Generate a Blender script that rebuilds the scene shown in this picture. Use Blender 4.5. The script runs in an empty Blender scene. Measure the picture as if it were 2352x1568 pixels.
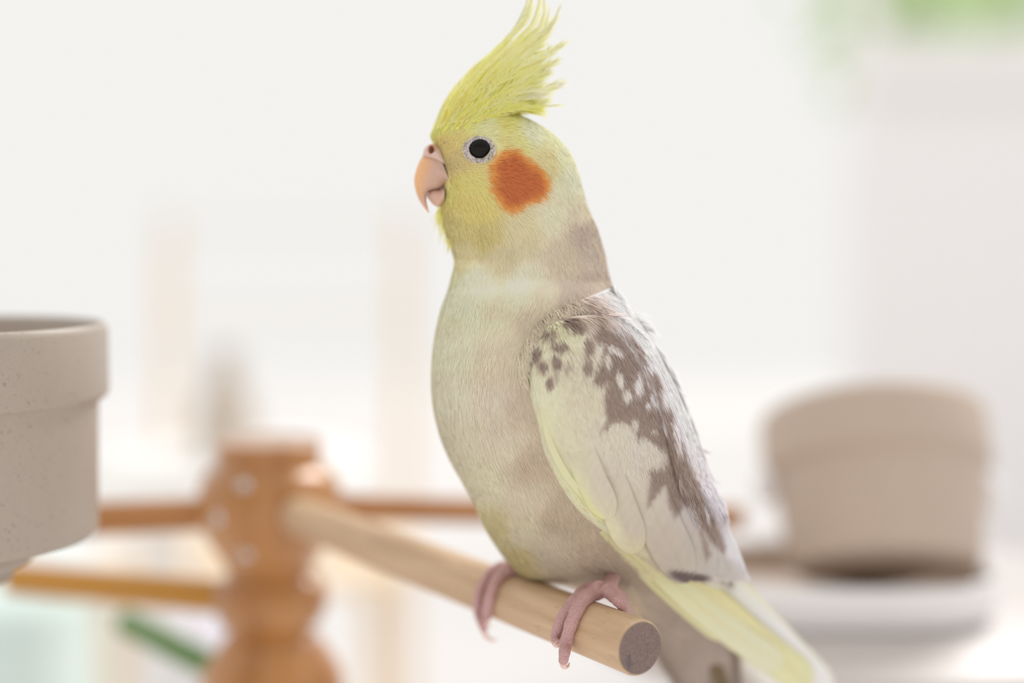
import bpy, math, random
import numpy as np
from mathutils import Vector
from mathutils.bvhtree import BVHTree

random.seed(4)
rng = np.random.default_rng(7)
SC = bpy.context.scene
COL = SC.collection

# ------------------------------------------------------------------ camera, world, light
F, CX, CY = 2352 * 50.0 / 36.0, 1176.0, 784.0
CAM = np.array((0.0, 0.0, 0.95))
PITCH = math.radians(4.3)
cd = bpy.data.cameras.new('camera')
cd.lens, cd.sensor_width, cd.sensor_fit = 50, 36, 'HORIZONTAL'
cd.clip_start, cd.clip_end = 0.02, 200
cd.dof.use_dof = True
cd.dof.focus_distance = 0.458
cd.dof.aperture_fstop = 2.0
cam = bpy.data.objects.new('camera', cd)
cam.location = CAM
cam.rotation_euler = (math.pi / 2 - PITCH, 0, 0)
COL.objects.link(cam)
SC.camera = cam

world = bpy.data.worlds.new('overcast_sky')
SC.world = world
world.use_nodes = True
bg = world.node_tree.nodes['Background']
bg.inputs[0].default_value = (1.0, 0.99, 0.965, 1)
bg.inputs[1].default_value = 0.90

sl = bpy.data.lights.new('sun', 'SUN')
sl.energy = 2.2
sl.angle = math.radians(25)
sl.color = (1.0, 0.97, 0.95)
so = bpy.data.objects.new('sun', sl)
so.rotation_euler = Vector((-0.55, -0.75, -0.95)).to_track_quat('-Z', 'Y').to_euler()
so.location = (2, 3, 4)
COL.objects.link(so)

vs = SC.view_settings
vs.view_transform = 'Standard'
vs.look = 'None'
vs.gamma = 1.0
vs.exposure = 0.0
vs.use_curve_mapping = False

# ------------------------------------------------------------------ helpers
SP, CP = math.sin(math.pi / 2 - PITCH), math.cos(math.pi / 2 - PITCH)


def lin(c):
    c = np.asarray(c, float) / 255.0
    return np.where(c <= 0.04045, c / 12.92, ((c + 0.055) / 1.055) ** 2.4)


def C3(u, v, d):
    """camera-space point seen along (u, v) at distance d"""
    u, v, d = np.broadcast_arrays(np.asarray(u, float), np.asarray(v, float), np.asarray(d, float))
    return np.stack([(u - CX) / F * d, -(v - CY) / F * d, -d], -1)


def to_world(c):
    c = np.asarray(c, float)
    x, y, z = c[..., 0], c[..., 1], c[..., 2]
    return np.stack([CAM[0] + x, CAM[1] + y * CP - z * SP, CAM[2] + y * SP + z * CP], -1)


def W(u, v, d):
    return to_world(C3(u, v, d))


def to_cam(w):
    w = np.asarray(w, float) - CAM
    return np.stack([w[..., 0], w[..., 1] * CP + w[..., 2] * SP, -w[..., 1] * SP + w[..., 2] * CP], -1)


def to_px(w):
    c = to_cam(w)
    return CX + F * c[..., 0] / -c[..., 2], CY - F * c[..., 1] / -c[..., 2], -c[..., 2]


def spline(pts, n):
    """Catmull-Rom through rows of pts, resampled to n rows"""
    p = np.asarray(pts, float)
    m = len(p)
    q = np.vstack([2 * p[0] - p[1], p, 2 * p[-1] - p[-2]])
    t = np.linspace(0, m - 1 - 1e-9, n)
    i = t.astype(int)
    f = (t - i)[:, None]
    a, b, c, d = q[i], q[i + 1], q[i + 2], q[i + 3]
    return 0.5 * (2 * b + (c - a) * f + (2 * a - 5 * b + 4 * c - d) * f ** 2 + (3 * b - a - 3 * c + d) * f ** 3)


def empty(name, loc, label=None, cat=None, group=None):
    o = bpy.data.objects.new(name, None)
    o.location = loc
    o.empty_display_size = 0.02
    COL.objects.link(o)
    if label:
        o['label'] = label
        o['category'] = cat
    if group:
        o['group'] = group
    return o


def base_of(parent):
    b = np.zeros(3)
    while parent is not None:
        b += np.array(parent.location)
        parent = parent.parent
    return b


def mk(name, v, f, mat, parent=None, col=None, uv=None, smooth=True, kind=None, label=None, cat=None, loc=None):
    """one mesh object; v are world points"""
    v = np.asarray(v, float).reshape(-1, 3)
    me = bpy.data.meshes.new(name)
    off = base_of(parent)
    if loc is not None:
        off = off + np.asarray(loc, float) - off
    vv = v - off
    if isinstance(f, np.ndarray):
        n, k = f.shape
        me.vertices.add(len(vv))
        me.vertices.foreach_set('co', vv.astype(np.float32).ravel())
        me.loops.add(n * k)
        me.loops.foreach_set('vertex_index', f.astype(np.int32).ravel())
        me.polygons.add(n)
        me.polygons.foreach_set('loop_start', np.arange(0, n * k, k, dtype=np.int32))
        me.polygons.foreach_set('loop_total', np.full(n, k, dtype=np.int32))
        me.update(calc_edges=True)
    else:
        me.from_pydata(vv.tolist(), [], f)
        me.update()
    if smooth:
        me.polygons.foreach_set('use_smooth', np.ones(len(me.polygons), dtype=bool))
    if col is not None:
        a = me.color_attributes.new('Col', 'FLOAT_COLOR', 'POINT')
        c4 = np.ones((len(vv), 4), np.float32)
        c4[:, :3] = col
        a.data.foreach_set('color', c4.ravel())
    if uv is not None:
        l = me.uv_layers.new(name='UVMap')
        idx = np.empty(len(me.loops), np.int32)
        me.loops.foreach_get('vertex_index', idx)
        l.data.foreach_set('uv', np.asarray(uv, np.float32)[idx].ravel())
    me.materials.append(mat)
    o = bpy.data.objects.new(name, me)
    COL.objects.link(o)
    if parent is not None:
        o.parent = parent
        o.location = (0, 0, 0) if loc is None else tuple(np.asarray(loc) - base_of(parent))
    elif loc is not None:
        o.location = tuple(loc)
    if kind:
        o['kind'] = kind
    if label:
        o['label'] = label
    if cat:
        o['category'] = cat
    return o


def grid_faces(nr, nc, wrap=False):
    r = np.arange(nr - 1)[:, None]
    c = np.arange(nc if wrap else nc - 1)[None, :]
    a = r * nc + c
    b = r * nc + (c + 1) % nc
    return np.stack([a, b, b + nc, a + nc], -1).reshape(-1, 4)


def box_vf(x0, x1, y0, y1, z0, z1):
    v = [(x, y, z) for x in (x0, x1) for y in (y0, y1) for z in (z0, z1)]
    f = [(0, 1, 3, 2), (4, 6, 7, 5), (0, 4, 5, 1), (2, 3, 7, 6), (0, 2, 6, 4), (1, 5, 7, 3)]
    return v, f


def box(name, x0, x1, y0, y1, z0, z1, mat, parent=None, bevel=0.0, **kw):
    v, f = box_vf(x0, x1, y0, y1, z0, z1)
    o = mk(name, v, f, mat, parent, smooth=False, **kw)
    if bevel:
        m = o.modifiers.new('b', 'BEVEL')
        m.width = bevel
        m.segments = 3
    return o


def lathe(profile, n=96, cap0=True, cap1=True):
    """profile rows (r, z) -> verts, faces around the z axis"""
    p = np.asarray(profile, float)
    a = np.linspace(0, 2 * math.pi, n, endpoint=False)
    v = np.stack([p[:, 0:1] * np.cos(a), p[:, 0:1] * np.sin(a), np.repeat(p[:, 1:2], n, 1)], -1).reshape(-1, 3)
    f = [tuple(x) for x in grid_faces(len(p), n, True).tolist()]
    if cap0:
        f.append(tuple(range(n - 1, -1, -1)))
    if cap1:
        k = (len(p) - 1) * n
        f.append(tuple(range(k, k + n)))
    return v, f


def tube(pts, rad, n=20, flat=None, ell=1.0):
    """swept tube through world points pts with radii; closed ends; uv along/around in metres"""
    p = np.asarray(pts, float)
    rad = np.broadcast_to(np.asarray(rad, float), (len(p),))
    t = np.gradient(p, axis=0)
    t /= np.linalg.norm(t, axis=1)[:, None]
    ref = np.array((0.0, 0.0, 1.0)) if abs(t[0, 2]) < 0.9 else np.array((1.0, 0, 0))
    nrm = np.cross(t[0], ref)
    nrm /= np.linalg.norm(nrm)
    V, UV = [], []
    L = np.concatenate([[0], np.cumsum(np.linalg.norm(np.diff(p, axis=0), axis=1))])
    a = np.linspace(0, 2 * math.pi, n, endpoint=False)
    for i in range(len(p)):
        nrm = nrm - t[i] * np.dot(nrm, t[i])
        nrm /= np.linalg.norm(nrm)
        bn = np.cross(t[i], nrm)
        V.append(p[i] + rad[i] * (np.cos(a)[:, None] * nrm + ell * np.sin(a)[:, None] * bn))
        UV.append(np.stack([np.full(n, L[i]), a / (2 * math.pi)], -1))
    V = np.concatenate(V)
    UV = np.concatenate(UV)
    f = [tuple(x) for x in grid_faces(len(p), n, True).tolist()]
    f.append(tuple(range(n)))
    k = (len(p) - 1) * n
    f.append(tuple(range(k + n - 1, k - 1, -1)))
    return V, f, UV


# ------------------------------------------------------------------ materials
def new_mat(name):
    m = bpy.data.materials.new(name)
    m.use_nodes = True
    nt = m.node_tree
    return m, nt, nt.nodes, nt.links, nt.nodes['Principled BSDF']


def plain(name, srgb, rough=0.5, noise=0.0, scale=20.0, bump=0.0, spec=0.5, coat=0.0):
    m, nt, N, L, b = new_mat(name)
    c = tuple(lin(srgb)) + (1,)
    b.inputs['Base Color'].default_value = c
    b.inputs['Roughness'].default_value = rough
    b.inputs['Specular IOR Level'].default_value = spec
    b.inputs['Coat Weight'].default_value = coat
    tc = N.new('ShaderNodeTexCoord')
    nz = N.new('ShaderNodeTexNoise')
    nz.inputs['Scale'].default_value = scale
    nz.inputs['Detail'].default_value = 4
    L.new(tc.outputs['Object'], nz.inputs['Vector'])
    mr = N.new('ShaderNodeMapRange')
    mr.inputs['To Min'].default_value = 1 - noise
    mr.inputs['To Max'].default_value = 1 + noise
    L.new(nz.outputs['Fac'], mr.inputs['Value'])
    mx = N.new('ShaderNodeMix')
    mx.data_type = 'RGBA'
    mx.blend_type = 'MULTIPLY'
    mx.inputs[0].default_value = 1
    mx.inputs[6].default_value = c
    L.new(mr.outputs[0], mx.inputs[7])
    L.new(mx.outputs[2], b.inputs['Base Color'])
    if bump:
        bp = N.new('ShaderNodeBump')
        bp.inputs['Strength'].default_value = bump
        bp.inputs['Distance'].default_value = 0.001
        L.new(nz.outputs['Fac'], bp.inputs['Height'])
        L.new(bp.outputs[0], b.inputs['Normal'])
    return m


def feather_mat(name, transl=0.25, rough=0.75, stripes=False):
    """plumage: colour from the mesh, part of the light passes through"""
    m, nt, N, L, b = new_mat(name)
    at = N.new('ShaderNodeAttribute')
    at.attribute_name = 'Col'
    L.new(at.outputs['Color'], b.inputs['Base Color'])
    b.inputs['Roughness'].default_value = rough
    b.inputs['Specular IOR Level'].default_value = 0.15
    tr = N.new('ShaderNodeBsdfTranslucent')
    L.new(at.outputs['Color'], tr.inputs['Color'])
    mx = N.new('ShaderNodeMixShader')
    mx.inputs[0].default_value = transl
    L.new(b.outputs[0], mx.inputs[1])
    L.new(tr.outputs[0], mx.inputs[2])
    L.new(mx.outputs[0], N['Material Output'].inputs['Surface'])
    if stripes:
        uv = N.new('ShaderNodeUVMap')
        wv = N.new('ShaderNodeTexWave')
        wv.inputs['Scale'].default_value = 1.0
        wv.inputs['Distortion'].default_value = 1.5
        wv.inputs['Detail'].default_value = 2
        wv.inputs['Detail Scale'].default_value = 2
        L.new(uv.outputs[0], wv.inputs['Vector'])
        bp = N.new('ShaderNodeBump')
        bp.inputs['Strength'].default_value = 0.04
        bp.inputs['Distance'].default_value = 0.0004
        L.new(wv.outputs['Fac'], bp.inputs['Height'])
        L.new(bp.outputs[0], b.inputs['Normal'])
    return m


def wood(name, c1, c2, along=6.0, around=26.0, rough=0.5, coat=0.0):
    m, nt, N, L, b = new_mat(name)
    uv = N.new('ShaderNodeUVMap')
    mp = N.new('ShaderNodeMapping')
    mp.inputs['Scale'].default_value = (along, around, 1)
    L.new(uv.outputs[0], mp.inputs['Vector'])
    nz = N.new('ShaderNodeTexNoise')
    nz.inputs['Scale'].default_value = 1.0
    nz.inputs['Detail'].default_value = 8
    nz.inputs['Roughness'].default_value = 0.6
    nz.inputs['Distortion'].default_value = 0.6
    L.new(mp.outputs[0], nz.inputs['Vector'])
    rp = N.new('ShaderNodeValToRGB')
    rp.color_ramp.elements[0].position = 0.32
    rp.color_ramp.elements[1].position = 0.62
    rp.color_ramp.elements[0].color = tuple(lin(c2)) + (1,)
    rp.color_ramp.elements[1].color = tuple(lin(c1)) + (1,)
    L.new(nz.outputs['Fac'], rp.inputs[0])
    # short dark pores
    mp2 = N.new('ShaderNodeMapping')
    mp2.inputs['Scale'].default_value = (along * 9, around * 4, 1)
    L.new(uv.outputs[0], mp2.inputs['Vector'])
    n2 = N.new('ShaderNodeTexNoise')
    n2.inputs['Scale'].default_value = 1.0
    n2.inputs['Detail'].default_value = 2
    L.new(mp2.outputs[0], n2.inputs['Vector'])
    r2 = N.new('ShaderNodeMapRange')
    r2.inputs['From Min'].default_value = 0.26
    r2.inputs['From Max'].default_value = 0.36
    r2.inputs['To Min'].default_value = 0.62
    r2.inputs['To Max'].default_value = 1.0
    L.new(n2.outputs['Fac'], r2.inputs['Value'])
    mx = N.new('ShaderNodeMix')
    mx.data_type = 'RGBA'
    mx.blend_type = 'MULTIPLY'
    mx.inputs[0].default_value = 1
    L.new(rp.outputs[0], mx.inputs[6])
    L.new(r2.outputs[0], mx.inputs[7])
    L.new(mx.outputs[2], b.inputs['Base Color'])
    b.inputs['Roughness'].default_value = rough
    b.inputs['Coat Weight'].default_value = coat
    b.inputs['Coat Roughness'].default_value = 0.15
    return m


def speckle(name, base, spot):
    m, nt, N, L, b = new_mat(name)
    tc = N.new('ShaderNodeTexCoord')
    n1 = N.new('ShaderNodeTexNoise')
    n1.inputs['Scale'].default_value = 1600
    n1.inputs['Detail'].default_value = 2
    L.new(tc.outputs['Object'], n1.inputs['Vector'])
    n2 = N.new('ShaderNodeTexNoise')
    n2.inputs['Scale'].default_value = 700
    n2.inputs['Detail'].default_value = 1
    L.new(tc.outputs['Object'], n2.inputs['Vector'])
    r1 = N.new('ShaderNodeMapRange')
    r1.inputs['From Min'].default_value = 0.25
    r1.inputs['From Max'].default_value = 0.75
    r1.inputs['To Min'].default_value = 0.90
    r1.inputs['To Max'].default_value = 1.08
    L.new(n1.outputs['Fac'], r1.inputs['Value'])
    r2 = N.new('ShaderNodeMapRange')
    r2.inputs['From Min'].default_value = 0.24
    r2.inputs['From Max'].default_value = 0.36
    r2.inputs['To Min'].default_value = 0.7
    r2.inputs['To Max'].default_value = 1.0
    L.new(n2.outputs['Fac'], r2.inputs['Value'])
    mu = N.new('ShaderNodeMath')
    mu.operation = 'MULTIPLY'
    L.new(r1.outputs[0], mu.inputs[0])
    L.new(r2.outputs[0], mu.inputs[1])
    mx = N.new('ShaderNodeMix')
    mx.data_type = 'RGBA'
    mx.blend_type = 'MULTIPLY'
    mx.inputs[0].default_value = 1
    mx.inputs[6].default_value = tuple(lin(base)) + (1,)
    L.new(mu.outputs[0], mx.inputs[7])
    L.new(mx.outputs[2], b.inputs['Base Color'])
    b.inputs['Roughness'].default_value = 0.42
    return m


def glassy(name, tint, alpha=0.35, rough=0.05):
    m, nt, N, L, b = new_mat(name)
    b.inputs['Base Color'].default_value = tuple(lin(tint)) + (1,)
    b.inputs['Roughness'].default_value = rough
    tr = N.new('ShaderNodeBsdfTransparent')
    mx = N.new('ShaderNodeMixShader')
    mx.inputs[0].default_value = alpha
    L.new(tr.outputs[0], mx.inputs[1])
    L.new(b.outputs[0], mx.inputs[2])
    L.new(mx.outputs[0], N['Material Output'].inputs['Surface'])
    return m


M_plume = feather_mat('soft_plumage', 0.22)
M_blade = feather_mat('feather_vane', 0.30, 0.6, True)
M_crest = feather_mat('crest_vane', 0.40, 0.6)
M_beech = wood('pale_beech_wood', (214, 184, 150), (188, 156, 122), 14, 9, 0.5)
M_post = wood('varnished_brown_wood', (190, 132, 70), (156, 100, 46), 10, 5, 0.32, 0.6)
M_dowel = wood('brown_dowel_wood', (190, 132, 74), (158, 102, 50), 10, 5, 0.4, 0.2)
M_yellow = plain('ochre_paint', (190, 132, 22), 0.35, 0.06, 30, 0, 0.5, 0.3)
M_green = plain('green_paint', (88, 130, 60), 0.4, 0.06, 30, 0, 0.5, 0.2)
M_endgrain = plain('sanded_end_grain', (146, 127, 120), 0.85, 0.75, 1800, 1.0)
M_cup = speckle('speckled_stone_plastic', (176, 164, 152), (120, 105, 95))
M_pot = plain('taupe_plastic', (196, 178, 162), 0.5, 0.03, 60)
M_white = plain('white_paint', (246, 245, 242), 0.5, 0.02, 5)
M_plaster = plain('pale_plaster', (236, 233, 232), 0.8, 0.02, 3)
M_wall = plain('white_wall_plaster', (250, 248, 249), 0.8, 0.01, 3)
M_floor = plain('pale_floor_boards', (220, 217, 216), 0.5, 0.03, 4)
M_chair = plain('light_chair_wood', (244, 220, 188), 0.5, 0.08, 12)
M_clear = glassy('clear_acrylic', (245, 240, 240), 0.45, 0.04)
M_pane = glassy('window_glass', (255, 255, 255), 0.04, 0.02)
M_gloss = plain('glossy_white_plastic', (248, 248, 250), 0.08, 0.0, 5, 0, 0.8, 1.0)
M_leaf = plain('leaf_green', (198, 222, 164), 0.5, 0.25, 3)
M_eye = plain('dark_wet_eye', (10, 6, 5), 0.06, 0.0, 5, 0, 0.22)
M_horn = plain('peach_horn', (235, 190, 160), 0.32, 0.05, 500)
M_skin = plain('pink_scaly_skin', (228, 182, 180), 0.5, 0.4, 2400, 1.0)
M_claw = plain('pale_claw', (238, 205, 195), 0.3, 0.05, 300)

# ------------------------------------------------------------------ the setting
box('floor', -4.5, 4.5, -2.5, 9.0, -0.1, 0.0, M_floor, kind='structure')
# wall beside the glazed opening, with a window high in it
YB = 3.55
XW = 0.86
box('wall_back', XW, 3.6, YB, YB + 0.14, 0.0, 1.30, M_wall, kind='structure')
box('trim_1', XW, 3.6, YB - 0.05, YB + 0.14, 1.302, 1.435, M_white, kind='structure')
w1 = empty('window_1', (1.6, YB, 1.44))
w1['kind'] = 'structure'
box('frame', XW, XW + 0.05, YB + 0.03, YB + 0.09, 1.437, 2.5, M_white, w1)
box('frame', 2.3, 2.36, YB + 0.03, YB + 0.09, 1.437, 2.5, M_white, w1)
box('pane', XW + 0.05, 2.3, YB + 0.055, YB + 0.061, 1.437, 2.5, M_pane, w1)
# unseen panels added behind the camera to cut the front light
box('blocker_ceiling', -3.6, 3.6, -1.9, -0.9, 2.5, 2.6, M_plaster, kind='structure')
box('blocker_wall_front', -3.6, 3.6, -1.9, -1.78, 0.0, 2.5, M_plaster, kind='structure')

# ------------------------------------------------------------------ the perch stand
def dowel_dir():
    e = C3(1470, 1488, 0.4455)
    dr = np.array((-0.55, 0.062, -0.835))
    return e, dr / np.linalg.norm(dr)


E_c, D_c = dowel_dir()
HUB_c = E_c + D_c * 0.285
HUB = to_world(HUB_c)
END = to_world(E_c)
HUB[2] = END[2]                        # the dowel lies level
DR = 0.009

stand = empty('perch_stand', (HUB[0], HUB[1], 0.0), 'turned brown wooden post stand with natural and painted dowel perches', 'bird stand')
hz = HUB[2]


def zpx(v):        # height on the post axis seen at row v
    d = -HUB_c[2]
    return float(W(618, v, d)[2])


prof_px = [(0.5, 1008), (96, 1008), (116, 1011), (121, 1018), (121, 1030), (119, 1048), (124, 1066), (142, 1080), (157, 1102), (163, 1135), (163, 1170), (157, 1200),
           (142, 1235), (120, 1268), (102, 1298), (96, 1312), (104, 1322), (122, 1340), (131, 1362), (132, 1385), (123, 1415), (106, 1440), (96, 1456),
           (106, 1466), (124, 1490), (146, 1520), (162, 1552), (168, 1590), (160, 1630), (140, 1670), (118, 1700), (104, 1716)]
pm = -HUB_c[2] / F
prof = [(r * pm, zpx(v) - hz) for r, v in prof_px]
zb = prof[-1][1]
for k in range(3):                     # further turned rings down the post
    z0 = zb - 0.02 - k * 0.09
    prof += [(0.022, z0), (0.028, z0 - 0.015), (0.030, z0 - 0.03), (0.027, z0 - 0.045), (0.0215, z0 - 0.06)]
prof += [(0.022, 0.06 - hz), (0.030, 0.045 - hz), (0.045, 0.035 - hz)]
pp = spline(prof, 220)
pv, pf = lathe(pp, 80)
n = 80
uvp = np.stack([np.repeat(pp[:, 1], n), np.tile(np.arange(n) / n, len(pp))], -1)
mk('post', pv + np.array((HUB[0], HUB[1], hz)), pf, M_post, stand, uv=uvp)
bv, bf = lathe([(0.105, 0.0), (0.115, 0.004), (0.115, 0.026), (0.109, 0.034), (0.03, 0.036)], 80)
mk('base', bv + np.array((HUB[0], HUB[1], 0)), bf, M_post, stand, uv=bv[:, :2])


def dowel(name, a, b, r, mat, n=40, label=None, seg=24):
    a, b = np.asarray(a, float), np.asarray(b, float)
    L = np.linalg.norm(b - a)
    dr = (b - a) / L
    t = np.concatenate([np.linspace(0, L - 0.0012, seg), [L - 0.0008, L - 0.0003, L]])
    rr = np.concatenate([np.full(seg, r), [r - 0.0001, r - 0.0004, r - 0.0009]])
    V, f, UV = tube(a + t[:, None] * dr, rr, n)
    return mk(name, V, f, mat, stand, uv=UV, label=label)


perch_dir = (END - HUB) / np.linalg.norm(END - HUB)
perch = dowel('perch_dowel', HUB + perch_dir * 0.024, END, DR, M_beech, 64, 'thick pale natural dowel the bird sits on')
# sanded end of the perch
a = np.linspace(0, 2 * math.pi, 64, endpoint=False)
e1 = np.cross(perch_dir, (0, 0, 1.0))
e1 /= np.linalg.norm(e1)
e2 = np.cross(e1, perch_dir)
cap = [END + perch_dir * 0.0001 + (DR - 0.0007) * (math.cos(x) * e1 + math.sin(x) * e2) for x in a]
cap += [END + perch_dir * 0.0003 + (DR - 0.0009) * (math.cos(x) * e1 + math.sin(x) * e2) for x in a]
mk('end_face', cap, [tuple(range(64, 128))] + [(i, (i + 1) % 64, 64 + (i + 1) % 64, 64 + i) for i in range(64)], M_endgrain, perch, smooth=False, label='sanded taupe end grain')
mk_d = W(1502, 1508, 0.4455)
M_ink = plain('blue_ink', (96, 90, 120), 0.7)
for k in range(3):
    p0 = END + perch_dir * 0.00032 + e1 * (0.0044 + k * 0.0006) * (1) + e2 * (-0.0012 - 0.0006 * k)
    p1 = p0 - e2 * 0.0038 - e1 * 0.0008
    V, f, UV = tube([p0, (p0 + p1) / 2, p1], 0.00010, 6)
    mk('pencil_mark', V, f, M_ink, perch)

hubd = -HUB_c[2]
dowel('perch_dowel', W(560, 1176, hubd), W(120, 1196, hubd - 0.012), 0.0080, M_dowel, 32, 'plain brown dowel')
dowel('perch_dowel', W(680, 1163, hubd), W(1702, 1188, hubd + 0.05), 0.0064, M_dowel, 32, 'plain brown dowel')
dowel('perch_dowel', W(560, 1374, hubd + 0.005), W(26, 1328, hubd + 0.05), 0.0084, M_yellow, 32, 'ochre painted dowel')
dowel('perch_dowel', W(560, 1568, hubd + 0.002), W(288, 1428, 0.757), 0.0068, M_green, 32, 'green painted dowel')
for (u, v) in ((525, 1163), (586, 1092), (585, 1243)):  # small glossy white discs on the post
    r = np.interp(v, [p[1] for p in prof_px], [p[0] for p in prof_px]) * pm
    dx = (u - 618) * pm
    dy = math.sqrt(max(r * r - dx * dx, 0))
    c = np.array((HUB[0] + dx, HUB[1] - dy, zpx(v) + 0.0))
    nrm = np.array((dx, -dy, 0)) / r
    V, f, UV = tube([c - nrm * 0.002, c + nrm * 0.0006, c + nrm * 0.0012], [0.0030, 0.0030, 0.0018], 20)
    mk('white_disc', V, f, M_gloss, stand, label='small glossy white disc')

# ------------------------------------------------------------------ bird: loft helpers in (u, v, d)
BT = [  # front contour u, v | back contour u, v | centre distance | half depth
    (1098, 258, 1122, 256, .476, .0022), (1045, 266, 1178, 262, .476, .0085), (1006, 288, 1228, 282, .476, .0125), (992, 315, 1268, 308, .476, .0150),
    (999, 345, 1303, 345, .476, .0166), (1012, 385, 1324, 388, .476, .0174), (1016, 430, 1336, 430, .477, .0178), (1010, 478, 1350, 476, .478, .0180),
    (1020, 525, 1368, 520, .479, .0184), (1036, 568, 1384, 568, .480, .0190), (1043, 604, 1394, 612, .481, .0200), (1032, 655, 1404, 650, .482, .0215),
    (1012, 715, 1422, 692, .482, .0245), (999, 775, 1462, 752, .483, .0280), (992, 840, 1502, 820, .483, .0305), (993, 910, 1540, 895, .484, .0318),
    (1005, 980, 1570, 965, .485, .0322), (1027, 1042, 1594, 1030, .486, .0320), (1055, 1095, 1612, 1085, .487, .0312), (1085, 1148, 1630, 1135, .489, .0300),
    (1112, 1208, 1648, 1185, .491, .0280), (1152, 1270, 1662, 1232, .494, .0256), (1200, 1318, 1672, 1275, .498, .0228), (1258, 1334, 1682, 1315, .503, .0200),
    (1326, 1346, 1688, 1350, .509, .0176), (1398, 1370, 1690, 1392, .515, .0155), (1446, 1425, 1690, 1435, .522, .0134), (1490, 1478, 1692, 1480, .530, .0110),
    (1528, 1535, 1696, 1535, .540, .0085), (1566, 1600, 1704, 1600, .552, .0060), (1600, 1660, 1712, 1660, .563, .0030), (1640, 1700, 1690, 1700, .570, .0008)]
BT = np.array(BT)


def loft(table, nr, nt, back=True):
    s = spline(table, nr)
    th = np.linspace(0, 2 * math.pi, nt, endpoint=False)
    k = (1 - np.cos(th)) / 2
    u = s[:, 0:1] + (s[:, 2:3] - s[:, 0:1]) * k
    v = s[:, 1:2] + (s[:, 3:4] - s[:, 1:2]) * k
    d = s[:, 4:5] - s[:, 5:6] * np.sin(th)
    return np.stack([u, v, d], -1)


def bvh_of(uvd, faces):
    c = C3(uvd[..., 0], uvd[..., 1], uvd[..., 2]).reshape(-1, 3)
    return BVHTree.FromPolygons(c.tolist(), [tuple(x) for x in faces])


def front(bvh, u, v, default=0.5):
    """distance of the first surface of bvh seen along (u, v)"""
    dr = Vector(((u - CX) / F, -(v - CY) / F, -1.0))
    h = bvh.ray_cast(Vector((0, 0, 0)), dr.normalized())
    if h[0] is None:
        return default
    return -h[0].z


def fronts(bvh, u, v, default=np.nan):
    return np.array([front(bvh, a, b, default) for a, b in zip(np.ravel(u), np.ravel(v))]).reshape(np.shape(u))


# ---- plumage colours with light and shade painted in, over the bird's side view
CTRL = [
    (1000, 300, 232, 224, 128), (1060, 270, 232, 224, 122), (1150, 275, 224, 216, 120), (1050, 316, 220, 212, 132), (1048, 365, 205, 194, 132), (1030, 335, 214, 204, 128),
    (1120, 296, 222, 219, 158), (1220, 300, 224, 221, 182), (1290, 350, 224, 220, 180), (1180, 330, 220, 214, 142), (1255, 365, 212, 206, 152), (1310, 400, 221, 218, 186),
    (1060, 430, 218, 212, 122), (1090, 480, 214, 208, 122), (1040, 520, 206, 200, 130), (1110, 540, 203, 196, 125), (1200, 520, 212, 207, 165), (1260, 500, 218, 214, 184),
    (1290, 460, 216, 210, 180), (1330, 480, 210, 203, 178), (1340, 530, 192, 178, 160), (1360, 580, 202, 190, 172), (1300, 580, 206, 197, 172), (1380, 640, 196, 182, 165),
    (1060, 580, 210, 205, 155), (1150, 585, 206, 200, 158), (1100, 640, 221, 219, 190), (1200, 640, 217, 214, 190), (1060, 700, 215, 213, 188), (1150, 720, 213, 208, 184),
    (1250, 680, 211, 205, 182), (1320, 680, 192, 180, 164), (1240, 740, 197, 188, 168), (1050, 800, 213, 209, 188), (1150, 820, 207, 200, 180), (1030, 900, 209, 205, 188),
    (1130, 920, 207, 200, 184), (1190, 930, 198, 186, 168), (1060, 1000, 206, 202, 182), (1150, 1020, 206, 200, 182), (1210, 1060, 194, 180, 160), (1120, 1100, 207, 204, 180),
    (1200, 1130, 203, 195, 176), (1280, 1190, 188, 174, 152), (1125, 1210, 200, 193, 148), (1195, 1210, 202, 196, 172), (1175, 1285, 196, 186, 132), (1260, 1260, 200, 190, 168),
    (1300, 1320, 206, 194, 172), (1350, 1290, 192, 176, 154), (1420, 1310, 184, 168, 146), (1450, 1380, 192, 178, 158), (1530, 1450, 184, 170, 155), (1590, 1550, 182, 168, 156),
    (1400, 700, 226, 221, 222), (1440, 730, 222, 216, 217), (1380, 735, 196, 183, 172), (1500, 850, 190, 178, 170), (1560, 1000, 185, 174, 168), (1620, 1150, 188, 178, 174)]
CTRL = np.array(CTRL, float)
CLIN = lin(CTRL[:, 2:5])
yel = np.clip((CTRL[:, 3] - CTRL[:, 4]) / 100.0, 0, 1)
CLIN[:, 1] *= 1 - 0.08 * yel
CHEEK = [(1159, 340), (1183, 340), (1206, 360), (1238, 383), (1256, 404), (1260, 424), (1252, 450), (1214, 468), (1191, 480), (1169, 489), (1146, 473), (1131, 454), (1119, 434),
         (1122, 403), (1114, 381), (1135, 359)]
ALB = 1.36


def desat(c, k):
    return c + (c.mean(1, keepdims=True) - c) * k


def sdf(poly, u, v):
    """signed distance to a polygon, positive inside"""
    p = np.asarray(poly, float)
    q = np.roll(p, -1, 0)
    best = np.full(u.shape, 1e9)
    ins = np.zeros(u.shape, bool)
    for (x0, y0), (x1, y1) in zip(p, q):
        ex, ey = x1 - x0, y1 - y0
        t = np.clip(((u - x0) * ex + (v - y0) * ey) / (ex * ex + ey * ey + 1e-9), 0, 1)
        best = np.minimum(best, np.hypot(u - x0 - t * ex, v - y0 - t * ey))
        c = ((y0 > v) != (y1 > v)) & (u < (x1 - x0) * (v - y0) / (y1 - y0 + 1e-12) + x0)
        ins ^= c
    return np.where(ins, best, -best)


def sstep(x, a, b):
    t = np.clip((x - a) / (b - a), 0, 1)
    return t * t * (3 - 2 * t)


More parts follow.
